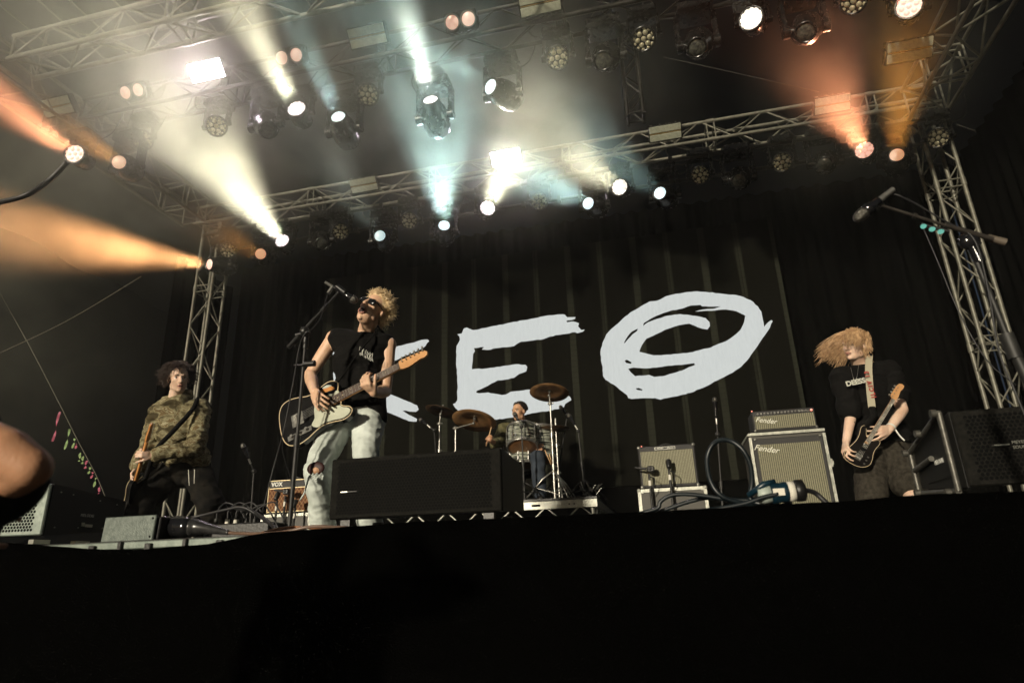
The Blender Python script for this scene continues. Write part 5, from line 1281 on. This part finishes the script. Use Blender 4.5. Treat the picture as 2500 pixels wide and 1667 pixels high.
# sleeveless top
M_tee = noisy('black_cotton', (.0035, .0035, .0035), (.007, .0065, .006), 60, .9, 0, .2, 300, spec=.12)
P = Prims(); torso(P, pelvis.lerp(chest, .12), chest, shR.lerp(shL, .09), shL.lerp(shR, .09), neck+Vector((0, 0, -.055)), .99, .016)
hemR, hemL = pelvis+Vector((-.10, -.02, -.02)), pelvis+Vector((.13, 0, -.03))
P.cap(hemR, chest, .09, .12); P.cap(hemL, chest, .085, .13); P.cap(shR.lerp(shL, .08)+Vector((0, 0, .012)), shR.lerp(shL, .3), .052, .068); P.cap(shL.lerp(shR, .05)+Vector((0, 0, .012)), shL.lerp(shR, .3), .054, .068)
remeshed('sleeveless_top', P, .0075, 4, M_tee, sg, [(.007, 5, 5, 16, 3, True), (.006, 14, 14, 6, 8, False)])
lg = MB()
for i in range(11):
    a = at(877+i*3.1-(2 if i % 2 else 0), 858+i*1.6+(i % 3)*2-2, 3.535); lg.cyl(a, at(879+i*3.1, 848+i*1.6+(i*7 % 5)-2, 3.535), .0018, n=5); lg.cyl(a, at(880+i*3.1, 868+i*1.7-(i*3 % 4), 3.53), .0014, n=5)
lg.build('shirt_print', M_white, sg)
# jeans
M_jean = noisy('pale_denim', (.38, .42, .38), (.68, .74, .70), 5, .85, 0, .2, 350, detail=8, spec=.15)
P = Prims(); P.ball(pelvis+Vector((0, 0, -.03)), (.175, .13, .12), 18, 12)
for h_, k_, a_ in ((hR, knR, anR), (hL, knL, anL)):
    P.limb([h_+Vector((0, 0, -.02)), h_.lerp(k_, .5), k_, k_.lerp(a_, .5), a_+Vector((0, 0, -.03))], [.108, .092, .074, .070, .078])
remeshed('jeans', P, .0075, 3, M_jean, sg, [(.006, 6, 6, 14, 5, True), (.0035, 16, 16, 26, 9, True)])
# torn knee
kp = J(771, 1143, 3.33)
fM = face_M(kp, -ray(771, 1143)); 
MB().ball(kp+ray(771, 1143)*.004, (.056, .016, .038), 16, 10).build('torn_opening', M_mouth, sg)
MB().ball(kp+Vector((.002, .002, -.012)), (.030, .020, .024), 14, 10).build('bare_knee', M_skin3, sg)
fray = MB(); random.seed(2)
for i in range(22):
    a = J(757+i*1.6, 1156+3*math.sin(i), 3.315); fray.tube([a, a+Vector((random.uniform(-.01, .01), -.008, -.012)), a+Vector((random.uniform(-.02, .0), -.01, -.03))], .0018, 5)
fray.tube(smooth_path([J(756, 1160, 3.31), J(748, 1185, 3.30), J(742, 1205, 3.30), J(731, 1222, 3.31)], 5), .0045, 6)
fray.build('frayed_denim', M_jean, sg)
M_shoe = noisy('dark_leather', (.012, .011, .010), (.02, .018, .016), 20, .4)
shoe(sg, anR, (-.3, -1, 0), M_shoe); shoe(sg, anL, (.4, -1, 0), M_shoe)
# guitar of the singer
G0, G1 = at(806, 983, 3.42), at(976, 895, 3.42)
GM = frame_from(G0, G0+(G1-G0), Vector((.10, -.93, .30)))
gs = (G1-G0).length/.455
GUARD = [(.064, .03), (.058, .058), (.03, .052), (-.01, .060), (-.055, .052), (-.09, .045), (-.105, .0), (-.11, -.05), (-.135, -.085), (-.10, -.118), (-.06, -.112), (-.005, -.122), (.055, -.140), (.096, -.132), (.110, -.113), (.098, -.090), (.070, -.070), (.052, -.048), (.0, -.03), (-.0, .03)]
gt, T = guitar('electric_guitar', 'black and cream electric guitar with cream edging played by the singer', GM, TELE, M_tele, M_tele, M_cream, M_maple, M_rose, guard=GUARD, s=gs)
wear_glare = MB(); wear_glare.prism(outline_smooth([(.045, .075), (.03, .105), (-.01, .118), (-.05, .110), (-.03, .088), (.01, .082)], 3), GM@Matrix.Scale(gs, 4), -.0018, .0004)
wear_glare.build('worn_patch', M_sunb, gt)
wear_glare = MB(); wear_glare.prism(outline_smooth([(.03, .110), (.0, .130), (-.03, .125), (-.01, .112)], 3), GM@Matrix.Scale(gs, 4), -.0015, .0008); wear_glare.build('glare_patch', principled('glare_cream', (.45, .50, .45), .3), gt)  # pale patch: glare on the lacquer painted as colour, not wear
MB().tube(smooth_path([T(.06, .125, -.02), at(845, 905, 3.42), at(880, 855, 3.50), at(912, 818, 3.60), shL.lerp(neck, .55)+Vector((0, .02, .075)), chest+Vector((.12, .15, .05)), T(-.32, .02, -.06)], 8), .0055, 8).build('strap', M_tee, gt)
MB().tube(smooth_path([T(-.28, -.14, -.02), at(704, 1085, 3.45), at(696, 1060, 3.50), at(690, 1100, 3.6), at(712, 1180, 3.8), at(715, 1260, 3.9)], 8), .0034, 6).build('lead', M_cable, gt)

# ================================================================ guitarist in camouflage
Yg = 4.45
J = lambda u, v, Y=Yg: at(u, v, Y)
gp = thing('person', 'person with dark tousled hair in a camouflage jacket playing guitar at left', 'person', (J(440, 1250).x, Yg, DECK)); settle()
O = J(441, 922, 4.30); neck = J(430, 972, 4.46); shR, shL = J(392, 1006, 4.40), J(488, 998, 4.52); pelvis = J(448, 1150, 4.55); chest = J(440, 1050, 4.48)
elR, wrR = J(366, 1085, 4.42), J(334, 1146, 4.30); elL, wrL = J(478, 1092, 4.38), J(374, 1112, 4.20)
P = Prims(); L, R3 = head_prims(P, O, Vector((.74, -.62, -.16)), Vector((-.05, -.1, 1)), 1.02, neck)
hR, hL, ax, fw = torso(P, pelvis, chest, shR, shL, neck, .95)
P.limb([shR, elR, wrR], [.05, .038, .027]); P.limb([shL, elL, wrL], [.05, .038, .027])
knR, knL = J(352, 1222, 4.35), J(512, 1228, 4.50)
anR = Vector((J(300, 1300, 4.45).x, 4.45, DECK+.09)); anL = Vector((J(560, 1300, 4.75).x, 4.75, DECK+.09))
P.limb([hR, knR, anR], [.085, .055, .038]); P.limb([hL, knL, anL], [.085, .055, .038])
hand_prims(P, wrR, J(318, 1168, 4.24)-wrR, Vector((.8, .2, -.3)), [(.5, .6, .5), (.5, .7, .5), (.6, .7, .5), (.6, .7, .5)], side=-1)
hand_prims(P, wrL, J(352, 1106, 4.14)-wrL, Vector((-.15, .9, -.2)), [(.9, 1.0, .7)]*4, side=1, thumb=(.8, .6))
remeshed('body', P, .0058, 3, M_skin2, gp)
face_parts(gp, L, R3, 1.0, True, 'parted')
M_brown = noisy('dark_hair', (.016, .009, .006), (.045, .024, .015), 70, .5)
hb = MB(); hb.ball(L(0, -.032, .052), (.082, .098, .082), 20, 14, R=R3); roots = []; random.seed(31)
while len(roots) < 1300:
    th, ph = random.uniform(0, 2*PI), math.asin(random.uniform(-.6, 1)); x, y, z = math.cos(ph)*math.cos(th), math.cos(ph)*math.sin(th), math.sin(ph)
    if y > .45 and z < .35: continue
    b0 = L(x*.084, -.03+y*.100, .052+z*.084); nn = R3@Vector((x, y, z)); dn = R3@Vector((x*.6+random.uniform(-.9, .9), y*.5+random.uniform(-.6, .6), random.uniform(-1.2, -.3))).normalized()
    Ln = random.uniform(.03, .085); w1 = random.uniform(0, 6)
    roots.append([b0+nn*(.018*math.sin(min(1, k/4)*PI/2)+.010*random.random())+dn*Ln*(k/7)**1.3*(1 if z < .6 else .75)+nn.orthogonal()*.010*math.sin(w1+k*.9)*min(1, k/3) for k in range(8)])
strands(hb, roots, .0021, 4); hb.build('hair', M_brown, gp)
def camo_mat():
    m = principled('camouflage_cloth', (.1, .1, .05), .85, 0, .15); t = m.node_tree; b = t.nodes['Principled BSDF']
    tc = t.nodes.new('ShaderNodeTexCoord'); n = t.nodes.new('ShaderNodeTexNoise'); n.inputs['Scale'].default_value = 11; n.inputs['Detail'].default_value = 3; n.inputs['Roughness'].default_value = .6; n.inputs['Distortion'].default_value = .6
    mp = t.nodes.new('ShaderNodeMapping'); mp.inputs['Scale'].default_value = (1, 1, 1.7); t.links.new(tc.outputs['Object'], mp.inputs[0]); t.links.new(mp.outputs[0], n.inputs['Vector'])
    r = t.nodes.new('ShaderNodeValToRGB'); r.color_ramp.interpolation = 'CONSTANT'; el = r.color_ramp.elements
    el[0].position = 0; el[0].color = (.05, .040, .02, 1); el[1].position = .42; el[1].color = (.13, .11, .060, 1)
    e = el.new(.50); e.color = (.22, .20, .12, 1); e = el.new(.56); e.color = (.12, .085, .04, 1); e = el.new(.63); e.color = (.30, .28, .18, 1)
    t.links.new(n.outputs['Fac'], r.inputs[0]); t.links.new(r.outputs[0], b.inputs['Base Color']); return m
M_camo = camo_mat()
P = Prims(); torso(P, pelvis+Vector((0, 0, .10)), chest, shR, shL, neck+Vector((0, 0, -.03)), .92, .030)
P.limb([shR, shR.lerp(elR, .5), elR, wrR.lerp(elR, .12)], [.075, .070, .062, .048]); P.limb([shL, shL.lerp(elL, .5), elL, wrL.lerp(elL, .10)], [.074, .070, .062, .046])
P.limb([J(398, 1124, 4.5), J(492, 1120, 4.52)], [.07, .06]); P.limb([J(380, 1040, 4.42), J(392, 1110, 4.48)], [.06, .06])
P.limb([neck+Vector((-.07, .02, -.005)), neck+Vector((0, .085, .03)), neck+Vector((.085, .02, .015)), neck+Vector((.10, -.05, -.05))], [.035, .05, .045, .04]); P.cap(neck+Vector((-.075, -.01, -.02)), neck+Vector((-.02, -.085, -.075)), .034, .034); P.cap(neck+Vector((-.02, -.085, -.075)), neck+Vector((.07, -.06, -.04)), .034, .036)
remeshed('camouflage_jacket', P, .0085, 3, M_camo, gp, [(.014, 5, 5, 12, 2, True), (.009, 16, 16, 20, 6, True)])
M_dktr = noisy('black_denim', (.006, .006, .006), (.016, .014, .011), 12, .9, 0, .3, 200, spec=.1)
P = Prims(); P.ball(pelvis, (.18, .14, .13), 16, 12)
for h_, k_, a_ in ((hR, knR, anR), (hL, knL, anL)): P.limb([h_, h_.lerp(k_, .5), k_, a_], [.115, .11, .10, .095])
remeshed('trousers', P, .010, 3, M_dktr, gp, [(.012, 7, 7, 13, 5, True)])
shoe(gp, anR, (-.5, -1, 0), M_shoe); shoe(gp, anL, (.4, -1, 0), M_shoe)
MB().tube([J(460, 1146, 4.36), J(462, 1185, 4.35)], .003, 5).tube([J(475, 1146, 4.36), J(474, 1180, 4.35)], .003, 5).build('drawcords', M_tape, gp)
G1, G0 = at(357, 1080, 4.12), at(326, 1190, 4.24)
GM = frame_from(G0, G1, Vector((-.93, -.30, .1)))
gt, T = guitar('electric_guitar', 'dark electric guitar with amber neck held upright by the camouflage guitarist', GM, TELE, M_tele, M_tele, M_blackgloss, M_sunb, M_rose, guard=None, s=max(.85, (G1-G0).length/.455))
MB().tube(smooth_path([T(.05, .12, -.03), at(380, 1100, 4.30), at(425, 1050, 4.28), at(470, 1000, 4.38), shL+Vector((-.02, .0, .085)), shL+Vector((0, .12, -.1)), T(-.3, .03, -.06)], 8), [.018]*49, 8).build('strap', M_tee, gt)

# ================================================================ bassist
Yb = 5.1
J = lambda u, v, Y=Yb: at(u, v, Y)
bp_ = thing('person', 'person with long blond hair flying over the face playing bass in black shirt and shorts', 'person', (J(2150, 1200).x, Yb, DECK)); settle()
O = J(2070, 842, 4.98); neck = J(2098, 886, 5.12); shR, shL = J(2056, 925, 5.05), J(2168, 908, 5.2); pelvis = J(2150, 1090, 5.25); chest = J(2118, 965, 5.14)
elR, wrR = J(2078, 1012, 5.02), J(2066, 1078, 4.92); elL, wrL = J(2203, 1000, 5.02), J(2172, 1047, 4.90)
P = Prims(); L, R3 = head_prims(P, O, Vector((-.74, -.66, -.02)), Vector((.28, .0, .95)), .98, neck)
hR, hL, ax, fw = torso(P, pelvis, chest, shR, shL, neck, .95)
P.limb([shR, elR, wrR], [.05, .040, .027]); P.limb([shL, elL, elL.lerp(wrL, .3), wrL], [.05, .040, .040, .027])
knR, knL = J(2128, 1222, 5.05), J(2233, 1216, 5.0)
anR = Vector((J(2140, 1300, 5.3).x, 5.3, DECK+.09)); anL = Vector((J(2262, 1300, 5.25).x, 5.25, DECK+.09))
P.limb([hR, knR, anR], [.085, .055, .038]); P.limb([hL, knL, anL], [.088, .062, .040])
hand_prims(P, wrR, J(2062, 1104, 4.86)-wrR, Vector((.75, .2, -.35)), [(.5, .6, .5), (.5, .7, .5), (.7, .8, .6), (.8, .8, .6)], side=-1)
hand_prims(P, wrL, J(2140, 1056, 4.84)-wrL, Vector((-.1, .9, .25)), [(.15, .35, .3), (.3, .5, .4), (.35, .6, .4), (.4, .7, .5)], side=1, thumb=(.85, .6), spread=.2)
remeshed('body', P, .0058, 3, M_skin2, bp_)
face_parts(bp_, L, R3, .98, True, 'closed', brow=M_lips)
M_blond2 = noisy('long_blond_hair', (.28, .145, .065), (.74, .50, .28), 40, .42, 0, spec=.4, lo=.3, hi=.7)
hb = MB(); hb.ball(L(0, -.030, .046), (.080, .098, .080), 20, 14, R=R3); roots = []; random.seed(41)
def swish(b0, nn, targets, Ln):
    tg = random.choice(targets); pts = []; w1, w2, am = random.uniform(0, 6), random.uniform(4, 8), random.uniform(.002, .010); tl = random.uniform(.75, 1.04)
    for k in range(12):
        t = k/11*tl; q = b0+nn*.009*math.sin(min(1, t*2)*PI/2); tgt = tg
        pts.append(q.lerp(tgt, t**1.1)+Vector((0, -.02*min(1, t), .040*math.sin(PI*min(1, t))))+Vector((math.sin(w1+w2*t), math.cos(w1+w2*t), math.sin(w1*2+w2*t)))*am*t) 
    return pts
while len(roots) < 1500:
    th, ph = random.uniform(0, 2*PI), math.asin(random.uniform(-.3, 1)); x, y, z = math.cos(ph)*math.cos(th), math.cos(ph)*math.sin(th), math.sin(ph)
    if y > .5 and z < .3: continue
    b0 = L(x*.080, -.03+y*.097, .048+z*.082); nn = R3@Vector((x, y, z)); rr = random.random()
    if y > .15: rr = random.choice((.78, .79, .9)) if x > -.2 else random.choice((.3, .78))
    if rr < .52: tg = [at(random.choice((1996, 2006, 2014, 2026, 2036))+random.gauss(0, 5), random.gauss(872, 10), 5.16+random.uniform(-.06, .06))]
    elif rr < .74: tg = [at(random.uniform(2030, 2062), random.uniform(880, 906), 5.14+random.uniform(-.05, .06))]
    elif rr < .80: tg = [at(random.uniform(2060, 2108), random.uniform(826, 852), 4.925+random.uniform(-.02, .02))]
    else: tg = [at(random.uniform(2106, 2130), random.uniform(838, 886), 5.02+random.uniform(-.04, .05))]
    roots.append(swish(b0, nn, tg, .2))
strands(hb, roots, .0024, 4); hb.build('hair', M_blond2, bp_)
P = Prims(); torso(P, pelvis+Vector((0, 0, .05)), chest, shR, shL, neck+Vector((0, 0, -.05)), .98, .030)
P.limb([shR, elR.lerp(shR, .15)], [.080, .078]); P.limb([shL, elL.lerp(shL, .40)], [.085, .090]); P.cap(J(2100, 1050, 5.18), J(2180, 1060, 5.22), .12, .12)
remeshed('t_shirt', P, .0085, 3, M_tee, bp_, [(.012, 5, 5, 14, 2, True), (.006, 16, 16, 8, 6, False)])
MB().tube(smooth_path([J(2077, 897, 4.93), J(2082, 918, 4.90), J(2087, 932, 4.90), J(2093, 915, 4.90), J(2096, 892, 4.94)], 5), .0016, 5).build('necklace', M_chrome, bp_)
text_mesh('lettering', 'DEESS', face_M(J(2089, 933, 4.895), (-.22, -1, .0), (-.10, 0, 1)), .050, principled('faded_print', (.42, .42, .36), .7), bp_, .001, bold=.002, spacing=.95)
M_short = noisy('black_fleece', (.022, .019, .015), (.045, .040, .031), 40, .95, 0, .4, 260, spec=.1)
P = Prims(); P.ball(pelvis, (.19, .15, .13), 16, 12); P.limb([hL, hL.lerp(knL, .5), hL.lerp(knL, .76)], [.125, .115, .112]); P.limb([hR, hR.lerp(knR, .5), hR.lerp(knR, .95)], [.12, .105, .10])
remeshed('shorts', P, .009, 3, M_short, bp_, [(.010, 6, 6, 12, 5, True)])
shoe(bp_, anR, (-.3, -1, 0), M_shoe); shoe(bp_, anL, (.4, -1, 0), M_shoe)
MB().lathe([(.031, -.008), (.032, .008)], wrL.lerp(elL, .08), (elL-wrL), 20).tube(smooth_path([wrL+Vector((.03, -.02, -.01)), wrL+Vector((.045, -.02, -.05)), wrL+Vector((.07, -.02, -.09))], 4), .006, 5).build('wristband', M_white, bp_)
MB().ball(J(2082, 1031, 4.965), (.014, .004, .009), 10, 6).build('tattoo', M_tele, bp_)
B1, B0 = at(2181, 974, 4.80), at(2118, 1078, 4.86)
BM = frame_from(B0, B0+(B1-B0), Vector((.22, -.95, -.18)))
bs = (B1-B0).length/.62
PG = [(.048, .03), (.06, .05), (.09, .066), (.05, .085), (-.02, .08), (-.08, .06), (-.12, .02), (-.13, -.04), (-.18, -.08), (-.24, -.12), (-.22, -.15), (-.16, -.145), (-.09, -.12), (-.03, -.112), (.03, -.122), (.06, -.10), (.03, -.06), (.04, -.03)]
gt, T = guitar('bass_guitar', 'dark bass guitar with pale neck played by the long haired person', BM, PBASS, M_bassb, M_bassb, M_blackgloss, M_maple, noisy('worn_board', (.10, .09, .07), (.2, .18, .14), 30, .5), bass=True, fl=.62, guard=None, s=bs, headm=M_maple)
M_strapc = principled('strap_cream', (.36, .33, .24), .8)
stp = MB(); p0 = [J(2122, 868, 5.0), J(2121, 905, 4.93), J(2124, 950, 4.90), J(2129, 995, 4.90)]
vs = []
for q in smooth_path(p0, 6): vs += [q-Vector((.024, 0, 0)), q+Vector((.024, 0, 0)), q+Vector((.024, .004, 0)), q-Vector((.024, -.004, 0))]
fs = []
for k in range(len(vs)//4-1):
    for j in range(4): fs.append((4*k+j, 4*k+(j+1) % 4, 4*k+4+(j+1) % 4, 4*k+4+j))
fs += [(3, 2, 1, 0), tuple(len(vs)-4+i for i in range(4))]
stp.add(vs, fs); so = stp.build('strap', M_strapc, gt); settle()
text_mesh('lettering', 'ILCIV 13', face_M(J(2124.5, 938, 4.892), (0, -1, 0), (-1, 0, -.06)), .040, principled('red_print', (.30, .03, .02), .6), so, .001, bold=.002, spacing=1.4)
MB().tube([J(2129, 994, 4.90), J(2133, 1018, 4.89), T(.13, .12, -.02)], [.022, .022, .018], 8).tube(smooth_path([J(2122, 868, 5.0), J(2130, 858, 5.1), shL.lerp(neck, .4)+Vector((0, .1, .02)), chest+Vector((.1, .17, -.1)), T(-.3, .05, -.04)], 8), .018, 8).build('strap_end', M_tee, gt)

# ================================================================ drummer
Yd = 7.5
J = lambda u, v, Y=Yd: at(u, v, Y)
dp = thing('person', 'person with short dark hair drumming behind the kit in an olive shirt', 'person', (J(1275, 1200).x, Yd, RZ)); settle()
O = J(1256, 1003, 7.38); neck = J(1271, 1036, 7.5); shR, shL = J(1234, 1046, 7.46), J(1306, 1048, 7.52); chest = J(1271, 1080, 7.5); pelvis = Vector((chest.x, 7.55, RZ+.56))
elR, wrR = J(1212, 1084, 7.38), J(1198, 1076, 7.14); elL, wrL = J(1330, 1090, 7.40), J(1322, 1088, 7.16)
P = Prims(); L, R3 = head_prims(P, O, Vector((-.45, -.88, -.02)), Vector((.0, .0, 1)), 1.0, neck)
hR, hL, ax, fw = torso(P, pelvis, chest, shR, shL, neck, .95)
P.limb([shR, elR, wrR], [.05, .040, .028]); P.limb([shL, elL, wrL], [.05, .040, .028])
knR, knL = Vector((pelvis.x-.25, 7.15, RZ+.52)), Vector((pelvis.x+.27, 7.12, RZ+.52))
anR, anL = Vector((knR.x, 7.1, RZ+.10)), Vector((knL.x+.02, 7.08, RZ+.10))
P.limb([hR, knR, anR], [.085, .055, .038]); P.limb([hL, knL, anL], [.085, .055, .038])
hand_prims(P, wrR, J(1192, 1068, 7.08)-wrR, Vector((.7, .1, -.6)), [(1.0, 1.0, .7)]*4, side=-1)
hand_prims(P, wrL, J(1318, 1092, 7.08)-wrL, Vector((-.6, .1, -.6)), [(1.0, 1.0, .7)]*4, side=1)
remeshed('body', P, .0065, 2, M_skin3, dp)
face_parts(dp, L, R3, 1.0, True, 'closed')
hb = MB(); hb.ball(L(0, -.030, .046), (.077, .094, .080), 20, 14, R=R3); roots = []; random.seed(51)
for _ in range(500):
    th, ph = random.uniform(0, 2*PI), math.asin(random.uniform(-.3, 1)); x, y, z = math.cos(ph)*math.cos(th), math.cos(ph)*math.sin(th), math.sin(ph)
    if y > .4 and z < .45: continue
    b0 = L(x*.076, -.03+y*.093, .046+z*.079); nn = R3@Vector((x, y, z)); roots.append([b0, b0+nn*.010, b0+nn*.015+Vector((random.uniform(-.005, .005), 0, 0))])
strands(hb, roots, .004, 5); hb.build('hair', noisy('black_hair', (.010, .006, .004), (.02, .012, .008), 60, .5), dp)
M_olive = noisy('olive_shirt', (.035, .034, .016), (.11, .10, .05), 14, .85, 0, .3, 200, spec=.12)
P = Prims(); torso(P, pelvis+Vector((0, 0, .05)), chest, shR, shL, neck+Vector((0, 0, -.05)), 1.0, .03)
P.limb([shR, elR], [.078, .075]); P.limb([shL, elL], [.078, .075]); P.cap(elR, elR.lerp(wrR, .3), .072, .06); P.cap(elL, elL.lerp(wrL, .3), .072, .06)
remeshed('shirt', P, .010, 3, M_olive, dp, [(.014, 6, 6, 12, 2, True)])
P = Prims(); P.ball(pelvis, (.17, .14, .11), 14, 10); P.limb([hR, knR, anR], [.10, .085, .07]); P.limb([hL, knL, anL], [.10, .085, .07])
remeshed('jeans', P, .011, 3, noisy('dark_denim', (.012, .018, .028), (.03, .04, .055), 9, .9), dp, [(.010, 7, 7, 13, 5, True)])
shoe(dp, anR, (-.2, -1, 0), M_shoe, RZ); shoe(dp, anL, (.2, -1, 0), M_shoe, RZ)
M_hick = principled('hickory', (.50, .32, .16), .5)
tag(MB().tube([J(1202, 1034, 7.02), J(1187, 1088, 7.14)], [.005, .0075], 8).build('drumstick', M_hick), 'pale drumstick raised in the drummer fist', 'drumstick')
tag(MB().tube([J(1330, 1098, 7.05), J(1346, 1134, 7.1)], [.005, .0075], 8).build('drumstick', M_hick), 'pale drumstick hanging upright beside the crash stand, left of two', 'drumstick')
tag(MB().tube([J(1341, 1108, 7.08), J(1349, 1136, 7.14)], [.005, .0075], 8).build('drumstick', M_hick), 'shorter drumstick hanging right beside the other at the crash stand', 'drumstick')
t = thing('drum_stool', 'black drum stool under the drummer', 'stool', (pelvis.x, 7.55, RZ)); settle()
MB().lathe([(0, .0), (.15, .0), (.17, .02), (.17, .06), (.14, .075), (0, .08)], (pelvis.x, 7.58, RZ+.36), (0, 0, 1), 28).build('seat', M_black, t)
mb = MB(); mb.cyl((pelvis.x, 7.58, RZ+.03), (pelvis.x, 7.58, RZ+.37), .018, n=10); tripod(mb, pelvis.x, 7.58, RZ, RZ+.22, .24, .3, .010); mb.build('legs', M_chrome, t)

# ================================================================ person in the pit at left edge
J = lambda u, v, Y: at(u, v, Y)
pp_ = thing('person', 'bare elbow of a person in a black shirt leaning into the left picture edge', 'person', (-1.30, .80, -1.36)); settle()
el = J(74, 1142, .82); wr = J(-170, 1010, .76); sh = Vector((-1.19, .88, .135)); shO = Vector((-1.55, .97, .14)); neck = Vector((-1.46, .90, .20)); chest = Vector((-1.38, .94, -.07)); pelvis = Vector((-1.40, .94, -.54))
P = Prims(); L, R3 = head_prims(P, Vector((-1.50, .80, .36)), Vector((.25, -1, .05)).normalized()*-1, Vector((0, 0, 1)), 1.0, neck)
hR, hL, ax, fw = torso(P, pelvis, chest, sh, shO, neck, .95)
P.limb([sh, sh.lerp(el, .5), el.lerp(sh, .12), el], [.050, .044, .036, .032]); P.limb([el, el.lerp(wr, .25), el.lerp(wr, .5), wr], [.033, .042, .038, .028])
e2, w2 = Vector((-1.72, 1.0, -.20)), Vector((-1.57, 1.15, .05)); P.limb([shO, e2, w2], [.05, .04, .028])
hand_prims(P, wr, Vector((-.6, .4, .7)), Vector((-.2, 1, 0)), [(.4, .5, .4)]*4, side=1); hand_prims(P, w2, Vector((.3, .4, .8)), Vector((.2, 1, 0)), [(.4, .5, .4)]*4, side=-1)
kR, kL, aR, aL = Vector((-1.30, .9, -.98)), Vector((-1.52, .9, -.98)), Vector((-1.29, .95, -1.27)), Vector((-1.53, .95, -1.27))
P.limb([hR, kR, aR], [.085, .058, .042]); P.limb([hL, kL, aL], [.085, .058, .042])
remeshed('body', P, .0055, 6, skin_mat('skin_near', (.44, .22, .12), (.54, .29, .17)), pp_)
face_parts(pp_, L, R3)
hb = MB(); hb.ball(L(0, -.03, .048), (.081, .099, .084), 20, 14, R=R3); hb.build('hair', M_brown, pp_)
P = Prims(); torso(P, pelvis, chest, sh, shO, neck+Vector((0, 0, -.05)), .97, .02); P.limb([sh, sh.lerp(el, .52)], [.068, .072]); P.limb([shO, shO.lerp(e2, .5)], [.068, .07])
remeshed('t_shirt', P, .0085, 3, M_tee, pp_, [(.008, 6, 6, 12, 2, True)])
P = Prims(); P.ball(pelvis, (.17, .13, .12), 14, 10); P.limb([hR, kR, aR], [.10, .08, .07]); P.limb([hL, kL, aL], [.10, .08, .07]); remeshed('trousers', P, .011, 3, M_dktr, pp_, [(.008, 7, 7, 13, 5, True)])
MB().lathe([(.046, -.012), (.049, 0), (.046, .012)], el.lerp(wr, .62), wr-el, 24).build('wristband', M_tee, pp_)
